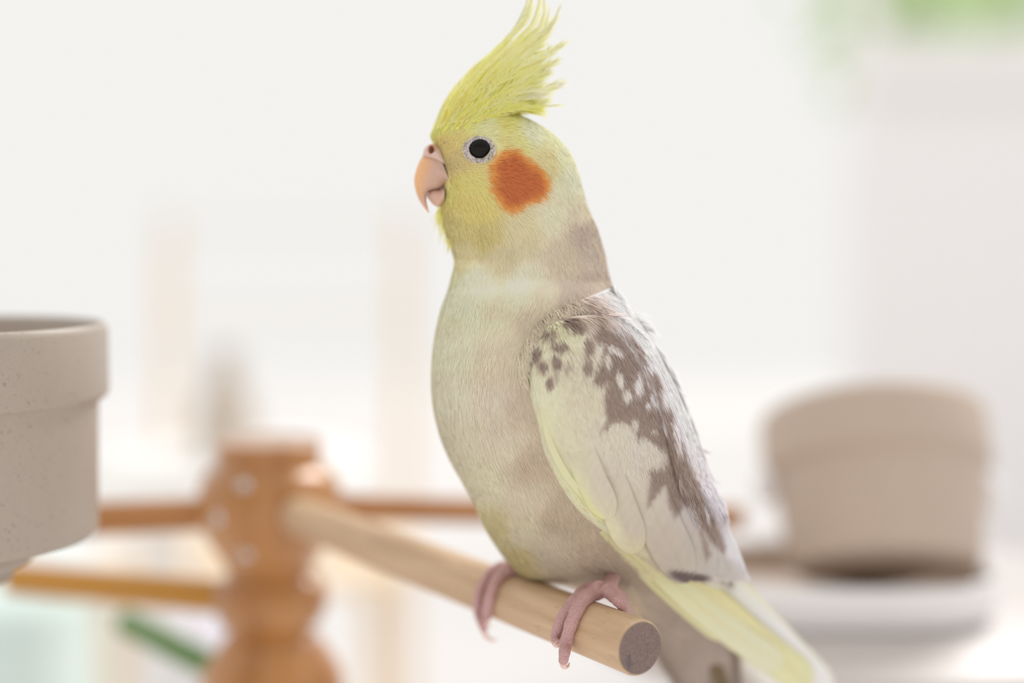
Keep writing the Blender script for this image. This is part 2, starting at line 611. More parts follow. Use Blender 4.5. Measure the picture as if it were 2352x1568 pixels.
def vnoise(u, v, s, seed=0):
    """smooth value noise"""
    r = np.random.default_rng(seed).random((64, 64))
    x, y = u / s, v / s
    i, j = np.floor(x).astype(int), np.floor(y).astype(int)
    fx, fy = x - i, y - j
    fx, fy = fx * fx * (3 - 2 * fx), fy * fy * (3 - 2 * fy)
    g = lambda a, b: r[a % 64, b % 64]
    return (g(i, j) * (1 - fx) + g(i + 1, j) * fx) * (1 - fy) + (g(i, j + 1) * (1 - fx) + g(i + 1, j + 1) * fx) * fy


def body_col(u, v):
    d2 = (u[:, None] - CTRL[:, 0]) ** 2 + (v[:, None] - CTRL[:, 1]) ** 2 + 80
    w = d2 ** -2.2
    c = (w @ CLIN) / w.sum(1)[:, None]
    c = c * (0.96 + 0.08 * vnoise(u, v, 23, 3))[:, None]
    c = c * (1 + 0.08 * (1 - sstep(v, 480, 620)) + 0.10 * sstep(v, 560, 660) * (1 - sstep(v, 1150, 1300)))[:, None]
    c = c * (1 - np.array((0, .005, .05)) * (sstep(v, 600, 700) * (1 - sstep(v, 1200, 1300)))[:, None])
    s = sdf(CHEEK, u, v) + 10 * (vnoise(u, v, 9, 5) - 0.5)
    k = sstep(s, -7, 9)[:, None]
    core = sstep(s, 4, 26)[:, None]
    org = lin((228, 160, 62)) * (1 - core) + lin((206, 116, 52)) * core
    return desat(c * (1 - k) + org * k, .16) * ALB


BROWN = (150, 132, 122)
W_POLY = [[(1350, 765), (1380, 790), (1372, 830), (1360, 858), (1362, 872), (1378, 874), (1395, 866), (1388, 880), (1385, 900), (1388, 940), (1393, 955), (1385, 975), (1377, 985), (1388, 982),
           (1402, 967), (1415, 960), (1440, 966), (1455, 985), (1465, 1002), (1480, 996), (1500, 1010), (1520, 1027), (1534, 1032), (1540, 1010), (1520, 955), (1500, 905), (1480, 862), (1460, 820), (1440, 790), (1420, 768), (1390, 748), (1370, 738)],
          [(1488, 1068), (1491, 1074), (1492, 1110), (1486, 1170), (1500, 1148), (1531, 1111), (1532, 1140), (1538, 1172), (1550, 1190), (1566, 1173), (1572, 1136), (1587, 1145), (1598, 1181), (1612, 1248), (1622, 1293), (1632, 1270), (1612, 1216),
           (1628, 1243), (1662, 1274), (1668, 1256), (1646, 1202), (1633, 1162), (1605, 1114), (1584, 1066), (1564, 1007), (1546, 953), (1522, 890), (1490, 830), (1464, 790), (1436, 754), (1418, 742), (1440, 775), (1468, 820), (1494, 875), (1512, 930), (1530, 1000), (1534, 1062), (1510, 1076)]]
W_DARK = [(1311, 743, 27, 10, 20, 1), (1262, 764, 12, 8, -30, .7), (1282, 788, 17, 11, 0, 1), (1236, 806, 8, 17, 25, 1), (1247, 832, 10, 14, 0, 1), (1276, 823, 9, 17, -15, 1), (1302, 833, 9, 10, 0, .5),
          (1262, 872, 8, 15, 5, 1), (1273, 858, 8, 14, 0, .4), (1346, 790, 11, 19, 0, 1), (1346, 832, 10, 16, 0, .9), (1225, 786, 7, 12, 20, .5), (1221, 822, 5, 14, 0, .4)]
W_PALE = [(1389, 819, 10, 15, 0), (1405, 796, 21, 9, 25), (1419, 862, 9, 19, -15), (1435, 898, 11, 15, 0), (1462, 876, 11, 25, 0), (1484, 919, 7, 7, 0), (1499, 913, 8, 20, -20), (1456, 967, 9, 14, 0),
          (1501, 982, 8, 6, 0), (1523, 972, 6, 15, -20), (1482, 821, 8, 23, -12), (1521, 900, 10, 27, -20), (1548, 985, 9, 45, -12), (1558, 1098, 5, 10, 0), (1617, 1160, 4, 22, -15), (1360, 815, 10, 8, 0)]


def ellip(u, v, x, y, rx, ry, ang):
    a = math.radians(ang)
    dx, dy = u - x, v - y
    p = dx * math.cos(a) + dy * math.sin(a)
    q = -dx * math.sin(a) + dy * math.cos(a)
    return np.sqrt((p / rx) ** 2 + (q / ry) ** 2)


WCTRL = np.array([  # lavender-white points along the back edge paint in the rim light
    (1230, 800, 214, 210, 188), (1300, 770, 216, 212, 185), (1320, 830, 208, 203, 184), (1250, 900, 214, 212, 188), (1330, 920, 208, 203, 182), (1380, 1000, 206, 201, 184), (1300, 1020, 206, 202, 178), (1240, 960, 210, 208, 178),
    (1300, 1130, 214, 213, 178), (1400, 1100, 203, 197, 182), (1450, 1200, 198, 191, 176), (1400, 1220, 212, 209, 180), (1460, 1280, 206, 202, 172), (1520, 1250, 193, 184, 172), (1550, 1290, 190, 182, 170),
    (1600, 1260, 188, 181, 172), (1660, 1300, 190, 184, 178), (1500, 1030, 205, 199, 188), (1540, 1060, 190, 180, 170), (1640, 1180, 196, 190, 192), (1690, 1260, 216, 214, 224), (1600, 1020, 218, 212, 216), (1560, 920, 228, 223, 225), (1540, 885, 224, 218, 220), (1500, 800, 230, 226, 228), (1470, 760, 228, 223, 225), (1590, 980, 222, 217, 222),
    (1430, 720, 230, 226, 228), (1395, 682, 230, 224, 226), (1420, 698, 232, 227, 229), (1365, 690, 218, 208, 206), (1402, 722, 214, 205, 202), (1380, 720, 192, 178, 164), (1350, 700, 196, 183, 170), (1655, 1130, 214, 210, 218)], float)
WLIN = lin(WCTRL[:, 2:5])


def wing_col(u, v, jit=3.5):
    uu = u + jit * (vnoise(u * 1.7, v * 0.5, 6, 11) - 0.5)
    vv = v + 3 * jit * (vnoise(u * 2.2, v * 0.4, 6, 12) - 0.5)
    d2 = (u[:, None] - WCTRL[:, 0]) ** 2 + (v[:, None] - WCTRL[:, 1]) ** 2 + 150
    w = d2 ** -2.0
    c = (w @ WLIN) / w.sum(1)[:, None]
    c = c * (0.97 + 0.06 * vnoise(u * 2, v, 15, 6))[:, None]
    k = np.zeros(u.shape)
    for p in W_POLY:
        k = np.maximum(k, sstep(sdf(p, uu, vv), -7, 7))
    for x, y, rx, ry, ang, s in W_DARK:
        k = np.maximum(k, s * (1 - sstep(ellip(uu, vv, x, y, rx * 1.15, ry * 1.15, ang), 0.6, 1.35)))
    for x, y, rx, ry, ang in W_PALE:
        k = k * (1 - 0.9 * (1 - sstep(ellip(uu, vv, x, y, rx, ry, ang), 0.6, 1.3)))
    k = (k * 0.95)[:, None]
    c = c * (1 - k) + lin(BROWN) * (0.93 + 0.14 * vnoise(u * 2.5, v * .6, 9, 8))[:, None] * k
    # dark crescent on one feather tip
    t = (1 - sstep(ellip(u, v, 1584, 1322, 54, 20, 9), 0.6, 1.15)) * sstep(v - (1303 + (u - 1540) * 0.14), 0, 9)
    c = c * (1 - t[:, None]) + lin((108, 94, 92)) * t[:, None]
    # yellow edge of the leading flight feathers
    ln = spline([(1250, 968), (1272, 1030), (1297, 1082), (1334, 1138), (1376, 1188)], 60)
    dd = np.min(np.hypot(u[:, None] - ln[:, 0], v[:, None] - ln[:, 1]), 1)
    t = (1 - sstep(dd, 4, 15))[:, None] * 0.65
    c = c * (1 - t) + lin((216, 215, 160)) * t
    return desat(c, .06) * ALB * 1.05


DIRS = np.array([
    (1000, 310, .45, -.85), (1060, 285, .8, -.6), (1045, 345, .6, -.5), (1042, 372, 1, .25), (1100, 296, 1, -.15), (1200, 310, 1, .35), (1290, 360, .6, .8), (1170, 390, 1, .12), (1220, 430, 1, .35), (1180, 460, .8, .6), (1250, 460, .75, .65),
    (1040, 445, .6, .8), (1060, 530, .25, 1), (1120, 500, .5, .85), (1330, 460, .4, 1), (1370, 560, .45, 1), (1300, 560, .45, .9), (1150, 580, .25, 1), (1100, 650, 0, 1), (1250, 660, -.25, 1), (1290, 705, -.65, .75), (1200, 760, -.4, .9),
    (1345, 690, .6, .8), (1400, 640, .5, .9), (1050, 800, -.05, 1), (1150, 850, -.1, 1), (1195, 900, .35, 1), (1200, 1000, .45, .9), (1030, 950, .15, 1), (1080, 1050, .35, .95), (1200, 1130, .35, .95), (1280, 1200, .2, 1), (1140, 1230, .5, .9),
    (1350, 1290, .6, .8), (1500, 1420, .6, .8), (1430, 740, .6, .8), (1500, 850, .5, .9), (1580, 1050, .35, .95), (1260, 1300, .5, .85), (1600, 1600, .4, .9)], float)


def flow(u, v, table=DIRS):
    d2 = (u[:, None] - table[:, 0]) ** 2 + (v[:, None] - table[:, 1]) ** 2 + 200
    w = d2 ** -1.8
    r = (w @ table[:, 2:4]) / w.sum(1)[:, None]
    return r / np.linalg.norm(r, axis=1)[:, None]


# ------------------------------------------------------------------ bird
BASE = np.array(W(1300, 1345, 0.49))
bird = empty('cockatiel', tuple(BASE), 'pale yellow and grey cockatiel with orange cheek perched on a natural dowel', 'bird')

NB, NT = 230, 128
B = loft(BT, NB, NT)
bf_ = grid_faces(NB, NT, True)
# shallow eye hollow and cheek swelling on the near side
uu, vv = B[..., 0], B[..., 1]
sgn = np.sign(np.median(B[..., 2], 1, keepdims=True) - B[..., 2])
B[..., 2] += 0.0016 * np.exp(-((uu - 1098) ** 2 + (vv - 343) ** 2) / 42 ** 2) * sgn
B[..., 2] -= 0.0016 * np.exp(-((uu - 1190) ** 2 / 80 ** 2 + (vv - 425) ** 2 / 75 ** 2)) * sgn
bw = W(B[..., 0], B[..., 1], B[..., 2]).reshape(-1, 3)
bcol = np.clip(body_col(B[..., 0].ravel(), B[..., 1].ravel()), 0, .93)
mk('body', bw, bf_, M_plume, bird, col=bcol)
bvh_body = bvh_of(B, bf_.tolist())

# hull that the folded wing follows
HT = BT.copy()
HT[:, 2] += 16 + 34 * np.clip((HT[:, 3] - 1080) / 120, 0, 1)
HT[:, 5] *= 1.04
H = loft(HT, 200, 128)
bvh_hull = bvh_of(H, grid_faces(200, 128, True).tolist())

WT = [  # leading contour | trailing contour
    (1296, 724, 1340, 722), (1258, 744, 1405, 724), (1228, 784, 1452, 748), (1212, 838, 1497, 803), (1214, 900, 1535, 868), (1232, 965, 1565, 935), (1247, 1035, 1597, 1012), (1272, 1090, 1622, 1080),
    (1305, 1145, 1647, 1138), (1345, 1190, 1669, 1193), (1395, 1228, 1690, 1245), (1440, 1262, 1706, 1285), (1478, 1290, 1716, 1312), (1530, 1320, 1722, 1328), (1572, 1334, 1690, 1335)]


def shell(table, nr, nc, lift, edge=16.0, base=None, ramp=14.0, under=()):
    s = spline(np.array(table, float), nr)
    k = np.linspace(0, 1, nc) ** 1.0
    u = s[:, 0:1] + (s[:, 2:3] - s[:, 0:1]) * k
    v = s[:, 1:2] + (s[:, 3:4] - s[:, 1:2]) * k
    base = base or bvh_hull
    d = fronts(base, u, v)
    for r in range(nr):             # beyond the hull: carry on the last good distance, turning away
        g = np.isfinite(d[r])
        if not g.all() and g.any():
            idx = np.where(g)[0]
            last = idx[-1]
            slope = 0.00025
            for c in range(nc):
                if not g[c]:
                    d[r, c] = d[r, last] + slope * (c - last) if c > last else d[r, idx[0]]
        elif not g.any():
            d[r] = 0.5
    e = (k * np.hypot(s[:, 2] - s[:, 0], s[:, 3] - s[:, 1])[:, None])
    top = (np.linspace(0, 1, nr) * nr)[:, None] * 4
    w = (1 - np.exp(-(e + 2) / edge)) * (1 - np.exp(-(top + 2) / ramp))
    db = fronts(bvh_body, u, v)
    for ub_ in under:
        db = np.fmin(db, fronts(ub_, u, v))
    db = db + 0.0010
    db = np.where(np.isfinite(db), db, d)
    d = (d - lift) * w + db * (1 - w)
    return np.stack([u, v, d], -1)


WS = shell(WT, 150, 110, 0.0030, 14)
wf = grid_faces(150, 110)[:, ::-1]
wing = mk('wing', W(WS[..., 0], WS[..., 1], WS[..., 2]).reshape(-1, 3), wf, M_plume, bird, col=np.clip(wing_col(WS[..., 0].ravel(), WS[..., 1].ravel()), 0, .93), label='near folded wing, cream with brown mottling')
md = wing.modifiers.new('s', 'SOLIDIFY')
md.thickness = 0.0016
md.offset = -1
bvh_wing = bvh_of(WS, wf.tolist())

# far wing on the hidden side
FW = WS.copy()
cen = spline(HT, 200)
cd_ = np.interp(FW[..., 1], cen[:, 1] * .5 + cen[:, 3] * .5, cen[:, 4])
FW[..., 2] = 2 * cd_ - FW[..., 2] + 0.0
FW[..., 0] -= 6
wing2 = mk('wing', W(FW[..., 0], FW[..., 1], FW[..., 2]).reshape(-1, 3), wf[:, ::-1], M_plume, bird, col=np.clip(wing_col(FW[..., 0].ravel(), FW[..., 1].ravel()), 0, .93), label='far folded wing')

# shoulder feathers lying over the wing's trailing part
MT = [(1318, 690, 1410, 655), (1372, 722, 1446, 703), (1422, 762, 1487, 755), (1460, 812, 1520, 812), (1487, 868, 1553, 880), (1508, 925, 1583, 950), (1528, 995, 1609, 1020), (1543, 1060, 1628, 1075), (1560, 1120, 1648, 1125), (1585, 1180, 1664, 1172)]
MS = shell(MT, 110, 60, 0.0062, 8, None, 40.0, (bvh_wing,))
mf = grid_faces(110, 60)[:, ::-1]
mantle = mk('mantle', W(MS[..., 0], MS[..., 1], MS[..., 2]).reshape(-1, 3), mf, M_plume, bird, col=np.clip(wing_col(MS[..., 0].ravel(), MS[..., 1].ravel()), 0, .93), label='pale shoulder feathers along the back')
md = mantle.modifiers.new('s', 'SOLIDIFY')
md.thickness = 0.0012
md.offset = -1
bvh_mantle = bvh_of(MS, mf.tolist())


# ---- fine barbs over the body, wing and shoulder
def sample_grid(G, n, wrap=False, wfun=None):
    if wrap:
        G = np.concatenate([G, G[:, :1]], 1)
    P = C3(G[..., 0], G[..., 1], G[..., 2])
    a = P[:-1, 1:] - P[:-1, :-1]
    b = P[1:, :-1] - P[:-1, :-1]
    nr = np.cross(a, b)
    ar = np.linalg.norm(nr, axis=-1)
    wgt = ar.copy()
    if wfun is not None:
        wgt = wgt * wfun(G[:-1, :-1, 0], G[:-1, :-1, 1])
    c = np.cumsum(wgt.ravel())
    idx = np.searchsorted(c, rng.random(n) * c[-1])
    idx = np.minimum(idx, wgt.size - 1)
    i, j = np.unravel_index(idx, ar.shape)
    x, y = rng.random(n)[:, None], rng.random(n)[:, None]

    def bil(A):
        return (A[i, j] * (1 - x) + A[i, j + 1] * x) * (1 - y) + (A[i + 1, j] * (1 - x) + A[i + 1, j + 1] * x) * y
    N_ = nr[i, j] / (ar[i, j][:, None] + 1e-12)
    return bil(G), bil(P), N_


def barbs(name, uvd, P, N_, length, width, lift, colf, parent, table=DIRS, jitter=0.06, spread=0.12, kind='stuff', mat=None, label=None):
    n = len(P)
    u, v = uvd[:, 0], uvd[:, 1]
    fl = flow(u, v, table)
    t = np.stack([fl[:, 0], -fl[:, 1], np.zeros(n)], -1)
    t = t + rng.normal(0, spread, (n, 3))
    t = t - N_ * np.sum(t * N_, 1)[:, None]
    t /= np.linalg.norm(t, axis=1)[:, None] + 1e-9
    sd = np.cross(N_, t)
    L = (length * rng.uniform(0.7, 1.25, n))[:, None] if np.ndim(length) == 0 else (length * rng.uniform(.7, 1.25, n))[:, None]
    wd = (width * rng.uniform(0.7, 1.3, n))[:, None]
    lf = (lift * rng.uniform(0.2, 1.4, n))[:, None]
    roll = rng.normal(0, 0.16, n)[:, None]
    sd = sd * np.cos(roll) + N_ * np.sin(roll)
    b0 = P - N_ * 0.00025
    m0 = P + t * L * 0.5 + N_ * lf * 0.75
    tp = P + t * L + N_ * lf * 0.8
    V = np.stack([b0 - sd * wd * .5, b0 + sd * wd * .5, m0 + sd * wd * .42, m0 - sd * wd * .42, tp], 1).reshape(-1, 3)
    k = np.arange(n)[:, None] * 5
    q = np.concatenate([k, k + 1, k + 2, k + 3], 1)
    tri = np.concatenate([k + 3, k + 2, k + 4], 1)
    tri4 = np.stack([tri[:, 0], tri[:, 1], tri[:, 2]], -1)
    F3 = np.concatenate([q[:, [0, 1, 2]], q[:, [0, 2, 3]], tri4])
    mu, mv = u + fl[:, 0] * 6, v + fl[:, 1] * 6
    c = colf(mu, mv)
    j = np.exp(rng.normal(0, jitter, n))[:, None]
    c = np.clip(c * j, 0, .95)
    cc = np.repeat(c[:, None, :], 5, 1)
    cc[:, 0:2] *= 0.95
    return mk(name, to_world(V), F3, mat or M_plume, parent, col=cc.reshape(-1, 3), kind=kind, label=label)


def outward(G, P, N_):
    c = np.nanmean(C3(G[..., 0], G[..., 1], G[..., 2]), axis=(0, 1))
    return N_


def not_eye(u, v):
    r = np.hypot((u - 1102) / 1.12, v - 343)
    bk = sdf([(940, 330), (998, 328), (1003, 360), (1026, 384), (1032, 420), (1016, 450), (1010, 480), (950, 500)], u, v)
    return ((r > 33) & (bk < 0)).astype(float)


def bw_fun(u, v):
    head = 1 - sstep(v, 500, 800)
    return not_eye(u, v) * (1 + 1.6 * head)


NBARB = 260000
uvd, P, Nn = sample_grid(B, NBARB, True, bw_fun)
# normals of the loft point outward on the near side
cz = np.interp(uvd[:, 1], np.linspace(258, 1700, len(BT)), BT[:, 4])
flip = np.sign(np.sum(Nn * (P - C3(np.interp(uvd[:, 1], (BT[:, 1] + BT[:, 3]) / 2, (BT[:, 0] + BT[:, 2]) / 2), uvd[:, 1], np.interp(uvd[:, 1], (BT[:, 1] + BT[:, 3]) / 2, BT[:, 4]))), 1))
Nn = Nn * np.where(flip == 0, 1, flip)[:, None]
headk = 1 - sstep(uvd[:, 1], 480, 680)
face = np.exp(-((uvd[:, 0] - 1050) ** 2 + (uvd[:, 1] - 350) ** 2) / 70 ** 2)
Lb = 0.0046 - 0.0012 * headk - 0.0016 * face
Lb = np.where(uvd[:, 1] > 1250, Lb * 1.3, Lb)
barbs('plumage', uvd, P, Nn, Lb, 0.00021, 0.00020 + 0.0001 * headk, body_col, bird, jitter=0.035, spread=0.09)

WD = np.array([(1230, 800, .1, 1), (1310, 745, .5, .85), (1400, 800, .35, .95), (1340, 850, .1, 1), (1300, 1000, .3, .95), (1400, 1000, .2, 1), (1480, 900, .35, .95), (1450, 1150, .35, .95), (1320, 1120, .55, .85), (1420, 1240, .65, .75),
               (1560, 1050, .3, 1), (1600, 1250, .35, .95), (1440, 740, .6, .8), (1500, 820, .5, .9), (1580, 960, .38, .95), (1680, 1250, .35, .95), (1380, 720, .65, .75)], float)


def ww_fun(u, v):
    return 0.04 + 1.0 * (1 - sstep(v - (u - 1300) * 0.9, 820, 1000))


uvd, P, Nn = sample_grid(WS, 26000, False, ww_fun)
Nn = Nn * np.sign(Nn[:, 2:3] + 1e-9)
kp = Nn[:, 2] > 0.3
uvd, P, Nn = uvd[kp], P[kp], Nn[kp]
sm = sstep(uvd[:, 1] - (uvd[:, 0] - 1300) * 0.5, 820, 900)
barbs('wing_down', uvd, P, Nn, 0.0040 - 0.0008 * sm, 0.00045, 0.00028 - 0.00016 * sm, wing_col, wing, WD, 0.04, 0.07)
uvd, P, Nn = sample_grid(MS, 14000)
Nn = Nn * np.sign(Nn[:, 2:3] + 1e-9)
kp = Nn[:, 2] > 0.3
uvd, P, Nn = uvd[kp], P[kp], Nn[kp]
barbs('mantle_down', uvd, P, Nn, 0.0060, 0.00045, 0.0004, wing_col, mantle, WD, 0.05, 0.07)


# breast feathers overlapping the wing's shoulder
FR = spline([(1204, 880), (1206, 835), (1222, 786), (1254, 744), (1292, 719), (1330, 708), (1372, 722), (1404, 748)], 300)
nf = 5200
ii = rng.integers(0, 300, nf)
fu = FR[ii, 0] + rng.normal(-3, 5, nf)
fv = FR[ii, 1] + rng.normal(-5, 5, nf)
fd = fronts(bvh_body, fu, fv)
ok = np.isfinite(fd)
fu, fv, fd = fu[ok], fv[ok], fd[ok]
e_ = 3.0
nx = (fronts(bvh_body, fu + e_, fv) - fronts(bvh_body, fu - e_, fv))
ny = (fronts(bvh_body, fu, fv + e_) - fronts(bvh_body, fu, fv - e_))
m_ = 2 * e_ / F * fd
Nf = np.stack([nx / m_, -ny / m_, np.ones(len(fd))], -1)
Nf[~np.isfinite(Nf).all(1)] = (0, 0, 1)
Nf /= np.linalg.norm(Nf, axis=1)[:, None]
FD = np.array([(1204, 870, .3, 1), (1222, 786, .25, 1), (1254, 744, .3, .95), (1292, 719, .25, 1), (1330, 708, .5, .85), (1372, 722, .6, .8), (1404, 748, .6, .8)], float)
barbs('breast_fringe', np.stack([fu, fv, fd], -1), C3(fu, fv, fd), Nf, 0.0036, 0.0003, 0.0022, body_col, bird, FD, 0.07, 0.14)


# ---- vaned feathers
def blade(name, line, hw, depth, off, colf, parent, mat=None, camber=0.0012, tipround=0.16, nl=60, nw=15, label=None, root=0.5, tint=None, hug=0.0, sink=0.0008, shaftk=0.05):
    """a vane along a (u, v[, d]) centre line; hw half width in picture units at the middle"""
    ln = spline(np.array(line, float), nl)
    t = np.linspace(0, 1, nl)
    tg = np.gradient(ln[:, :2], axis=0)
    tg /= np.linalg.norm(tg, axis=1)[:, None]
    nm = np.stack([-tg[:, 1], tg[:, 0]], -1)
    wp = hw * np.minimum(1, root + (1 - root) * t / 0.45) * np.sqrt(np.clip(1 - np.clip((t - (1 - tipround)) / tipround, 0, 1) ** 2, 0.0, 1))
    k = np.linspace(-1, 1, nw)
    u = ln[:, 0:1] + nm[:, 0:1] * wp[:, None] * k
    v = ln[:, 1:2] + nm[:, 1:2] * wp[:, None] * k
    if depth is None:
        d = np.repeat(ln[:, 2:3], nw, 1)
        if hug:
            d = np.fmin(d, fronts(bvh_body, u, v) - hug)
    else:
        d = fronts(depth, u, v)
        mid = fronts(depth, ln[:, 0], ln[:, 1])
        mid = np.where(np.isfinite(mid), mid, np.nanmax(mid) if np.isfinite(mid).any() else .5)
        for r in range(nl):
            g = np.isfinite(d[r])
            if g.any() and not g.all():
                d[r] = np.interp(np.arange(nw), np.where(g)[0], d[r][g])
        d = np.where(np.isfinite(d), d, mid[:, None])
    lift_t = sstep(t, 0.1, 0.8)[:, None]
    d = d - off * lift_t + sink * (1 - lift_t) + camber * (k ** 2) * (hw / 40.0)
    c = colf(u.ravel(), v.ravel()).reshape(nl, nw, 3)
    if tint is not None:
        c = c * np.array(tint)
    shaft = np.exp(-(k / 0.09) ** 2)
    c = c * (1 - shaftk * shaft[None, :, None] * np.array((.6, .7, 1.0)))
    c = c * (1 - 2.0 * shaftk * (np.abs(k)[None, :, None] > .93) * np.array((.5, .6, 1.0)))
    barb = 1 + 0.02 * np.sin((t[:, None] * nl * 1.3 + np.abs(k) * 9)) * 0.6
    c = c * barb[..., None]
    uv = np.stack([np.repeat(t[:, None] * 40 - 0, nw, 1) - np.abs(k) * 6, np.repeat(k[None] * 0.4, nl, 0)], -1).reshape(-1, 2)
    o = mk(name, W(u, v, d).reshape(-1, 3), grid_faces(nl, nw), mat or M_blade, parent, col=np.clip(c.reshape(-1, 3), 0, .93), uv=uv, label=label)
    m = o.modifiers.new('s', 'SOLIDIFY')
    m.thickness = 0.00035
    m.offset = 0
    return o


def flat(rgb1, rgb2, axis=None):
    a, b = lin(rgb1) * ALB, lin(rgb2) * ALB

    def f(u, v):
        k = np.clip((v - axis[0]) / (axis[1] - axis[0]), 0, 1)[:, None] if axis else 0.5
        return a * (1 - k) + b * k + 0 * u[:, None]
    return f


SEC = [((1568, 1020), (1622, 1180), (1676, 1318), 18), ((1545, 1010), (1610, 1175), (1684, 1328), 40), ((1490, 1000), (1556, 1165), (1632, 1328), 44),
       ((1428, 985), (1492, 1150), (1580, 1337), 50), ((1352, 965), (1408, 1130), (1462, 1270), 42), ((1310, 930), (1345, 1070), (1402, 1190), 36)]
for i, (a_, b_, c_, hw) in enumerate(SEC):
    blade('flight_feather', (a_, b_, c_), hw, bvh_hull, 0.0034 + 0.0003 * i, wing_col, wing, camber=0.0, tipround=0.22, sink=-0.0018)
# leading edge primaries
blade('flight_feather', ((1254, 900), (1280, 1020), (1326, 1102), (1392, 1184)), 16, bvh_hull, 0.0042, wing_col, wing, camber=0.0003, sink=-0.0018, tipround=0.5, label='narrow yellow edged primary')
blade('flight_feather', ((1240, 900), (1262, 1010), (1304, 1094), (1362, 1164)), 8, bvh_hull, 0.0045, flat((216, 213, 190), (222, 220, 180), (900, 1200)), wing, camber=0.0002, sink=-0.0018)

# primaries reaching past the wing and the tail
YEL = flat((220, 213, 170), (226, 221, 190), (1280, 1560))
YEL2 = flat((228, 226, 204), (240, 240, 226), (1300, 1568))
prim = [((1385, 1215, .474), (1462, 1288, .482), (1575, 1390, .496), (1668, 1466, .508), 24, YEL),
        ((1470, 1270, .478), (1560, 1350, .488), (1680, 1450, .506), (1795, 1530, .522), 34, YEL),
        ((1540, 1290, .484), (1620, 1370, .495), (1740, 1475, .515), (1862, 1572, .536), 40, YEL),
        ((1600, 1290, .492), (1680, 1370, .503), (1780, 1470, .522), (1905, 1600, .545), 44, YEL2),
        ((1660, 1290, .500), (1715, 1370, .510), (1800, 1475, .528), (1912, 1610, .550), 26, YEL2)]
for i, (a_, b_, c_, d_, hw, cf) in enumerate(prim):
    blade('tail_feather', (a_, b_, c_, d_), hw, None, 0.0, cf, bird, camber=0.0015, tipround=0.12, root=0.7, hug=0.0012, shaftk=0.16, tint=((1, 1, 1), (1.04, 1.03, 1.08), (.95, .95, .9), (1, 1, 1), (1, 1, 1))[i])
GRY = flat((182, 168, 154), (178, 164, 152), (1400, 1568))
GRYD = flat((150, 132, 108), (120, 104, 80), (1440, 1568))
CRM = flat((240, 236, 205), (246, 242, 212), (1440, 1568))
under = [((1440, 1370, .512), (1510, 1440, .522), (1570, 1530, .540), (1640, 1700, .57), 34, GRY),
         ((1500, 1390, .512), (1570, 1470, .524), (1615, 1560, .541), (1680, 1720, .57), 36, GRY),
         ((1560, 1400, .514), (1620, 1470, .524), (1665, 1570, .541), (1720, 1720, .57), 34, GRY),
         ((1600, 1440, .524), (1632, 1500, .530), (1660, 1580, .540), (1700, 1720, .57), 14, GRYD),
         ((1600, 1400, .540), (1690, 1480, .556), (1780, 1560, .572), (1900, 1680, .60), 30, CRM)]
for i, (a_, b_, c_, d_, hw, cf) in enumerate(under):
    blade('tail_feather', (a_, b_, c_, d_), hw, None, 0.001 * (i == 3) * 6, cf, bird, camber=0.003, tipround=0.1, root=0.8)


# ---- crest
def crest(line, hw, d0, nb, c0, c1, loose, d1=None, edge=0):
    ln = spline(np.array(line, float), 60)
    d1 = d0 if d1 is None else d1
    dl = np.linspace(d0, d1, 60)
    t = np.linspace(0, 1, 60)
    P = C3(ln[:, 0], ln[:, 1], dl)
    tg = np.gradient(P, axis=0)
    tg /= np.linalg.norm(tg, axis=1)[:, None]
    V, Fc, Cc = [], [], []
    ca, cb = lin(c0) * ALB, lin(c1) * ALB
    tintk = np.array((1, 1, rng.uniform(.7, 1.3))) * rng.uniform(.92, 1.06)
    wht = np.array((1.0, .98, .9))

    def strip(pts, w, col):
        pts = np.asarray(pts)
        g = np.gradient(pts, axis=0)
        s = np.cross(g, (0, 0, 1.0) + rng.normal(0, .3, 3))
        s /= np.linalg.norm(s, axis=1)[:, None] + 1e-12
        k = len(V)
        m = len(pts)
        for i in range(m):
            V.append(pts[i] - s[i] * w[i])
            V.append(pts[i] + s[i] * w[i])
            Cc.append(col)
            Cc.append(col)
        for i in range(m - 1):
            Fc.append((k + 2 * i, k + 2 * i + 1, k + 2 * i + 3, k + 2 * i + 2))
    m2 = np.arange(0, 60, 3)
    strip(P[m2], np.interp(m2, [0, 59], [0.00035, 0.00006]), ca * .4 + cb * .6)
    for side in (-1, 1):
        for q in range(nb):
            x = (q + rng.random()) / nb * 0.97
            i = x * 59
            i0 = int(i)
            p = P[i0] + (P[min(i0 + 1, 59)] - P[i0]) * (i - i0)
            tt = tg[i0]
            s = np.cross(tt, (0, 0, 1.0)) * side
            prof_ = min(1, 0.35 + x / 0.25) * (1 - 0.88 * x ** 1.3)
            wpx = hw * prof_ * 0.48 / F * rng.uniform(.8, 1.25)
            if edge and side == edge:
                wpx *= .15
            Lb_ = (0.0042 + .004 * x) * rng.uniform(.7, 1.3) * min(1, (1.06 - x) * 3)
            ph = rng.uniform(-1, 1) * 0.35
            pts = [p + tt * Lb_ * a + s * wpx * (a ** .75) * (1 + loose * rng.normal(0, .12)) + np.array((0, 0, 1)) * ph * wpx * a for a in np.linspace(0, 1, 5)]
            col = (ca * (1 - x) + cb * x) * math.exp(rng.normal(0, .12)) * tintk * (1 - .10 * max(0, 1 - x / .25)) + wht * 0.25 * (rng.random() < .12)
            strip(pts, np.array([1, .95, .8, .5, .08]) * 0.00013, np.clip(col, 0, .95))
    return mk('crest_feather', to_world(np.array(V)), Fc, M_crest, bird, col=np.clip(np.array(Cc), 0, .95))


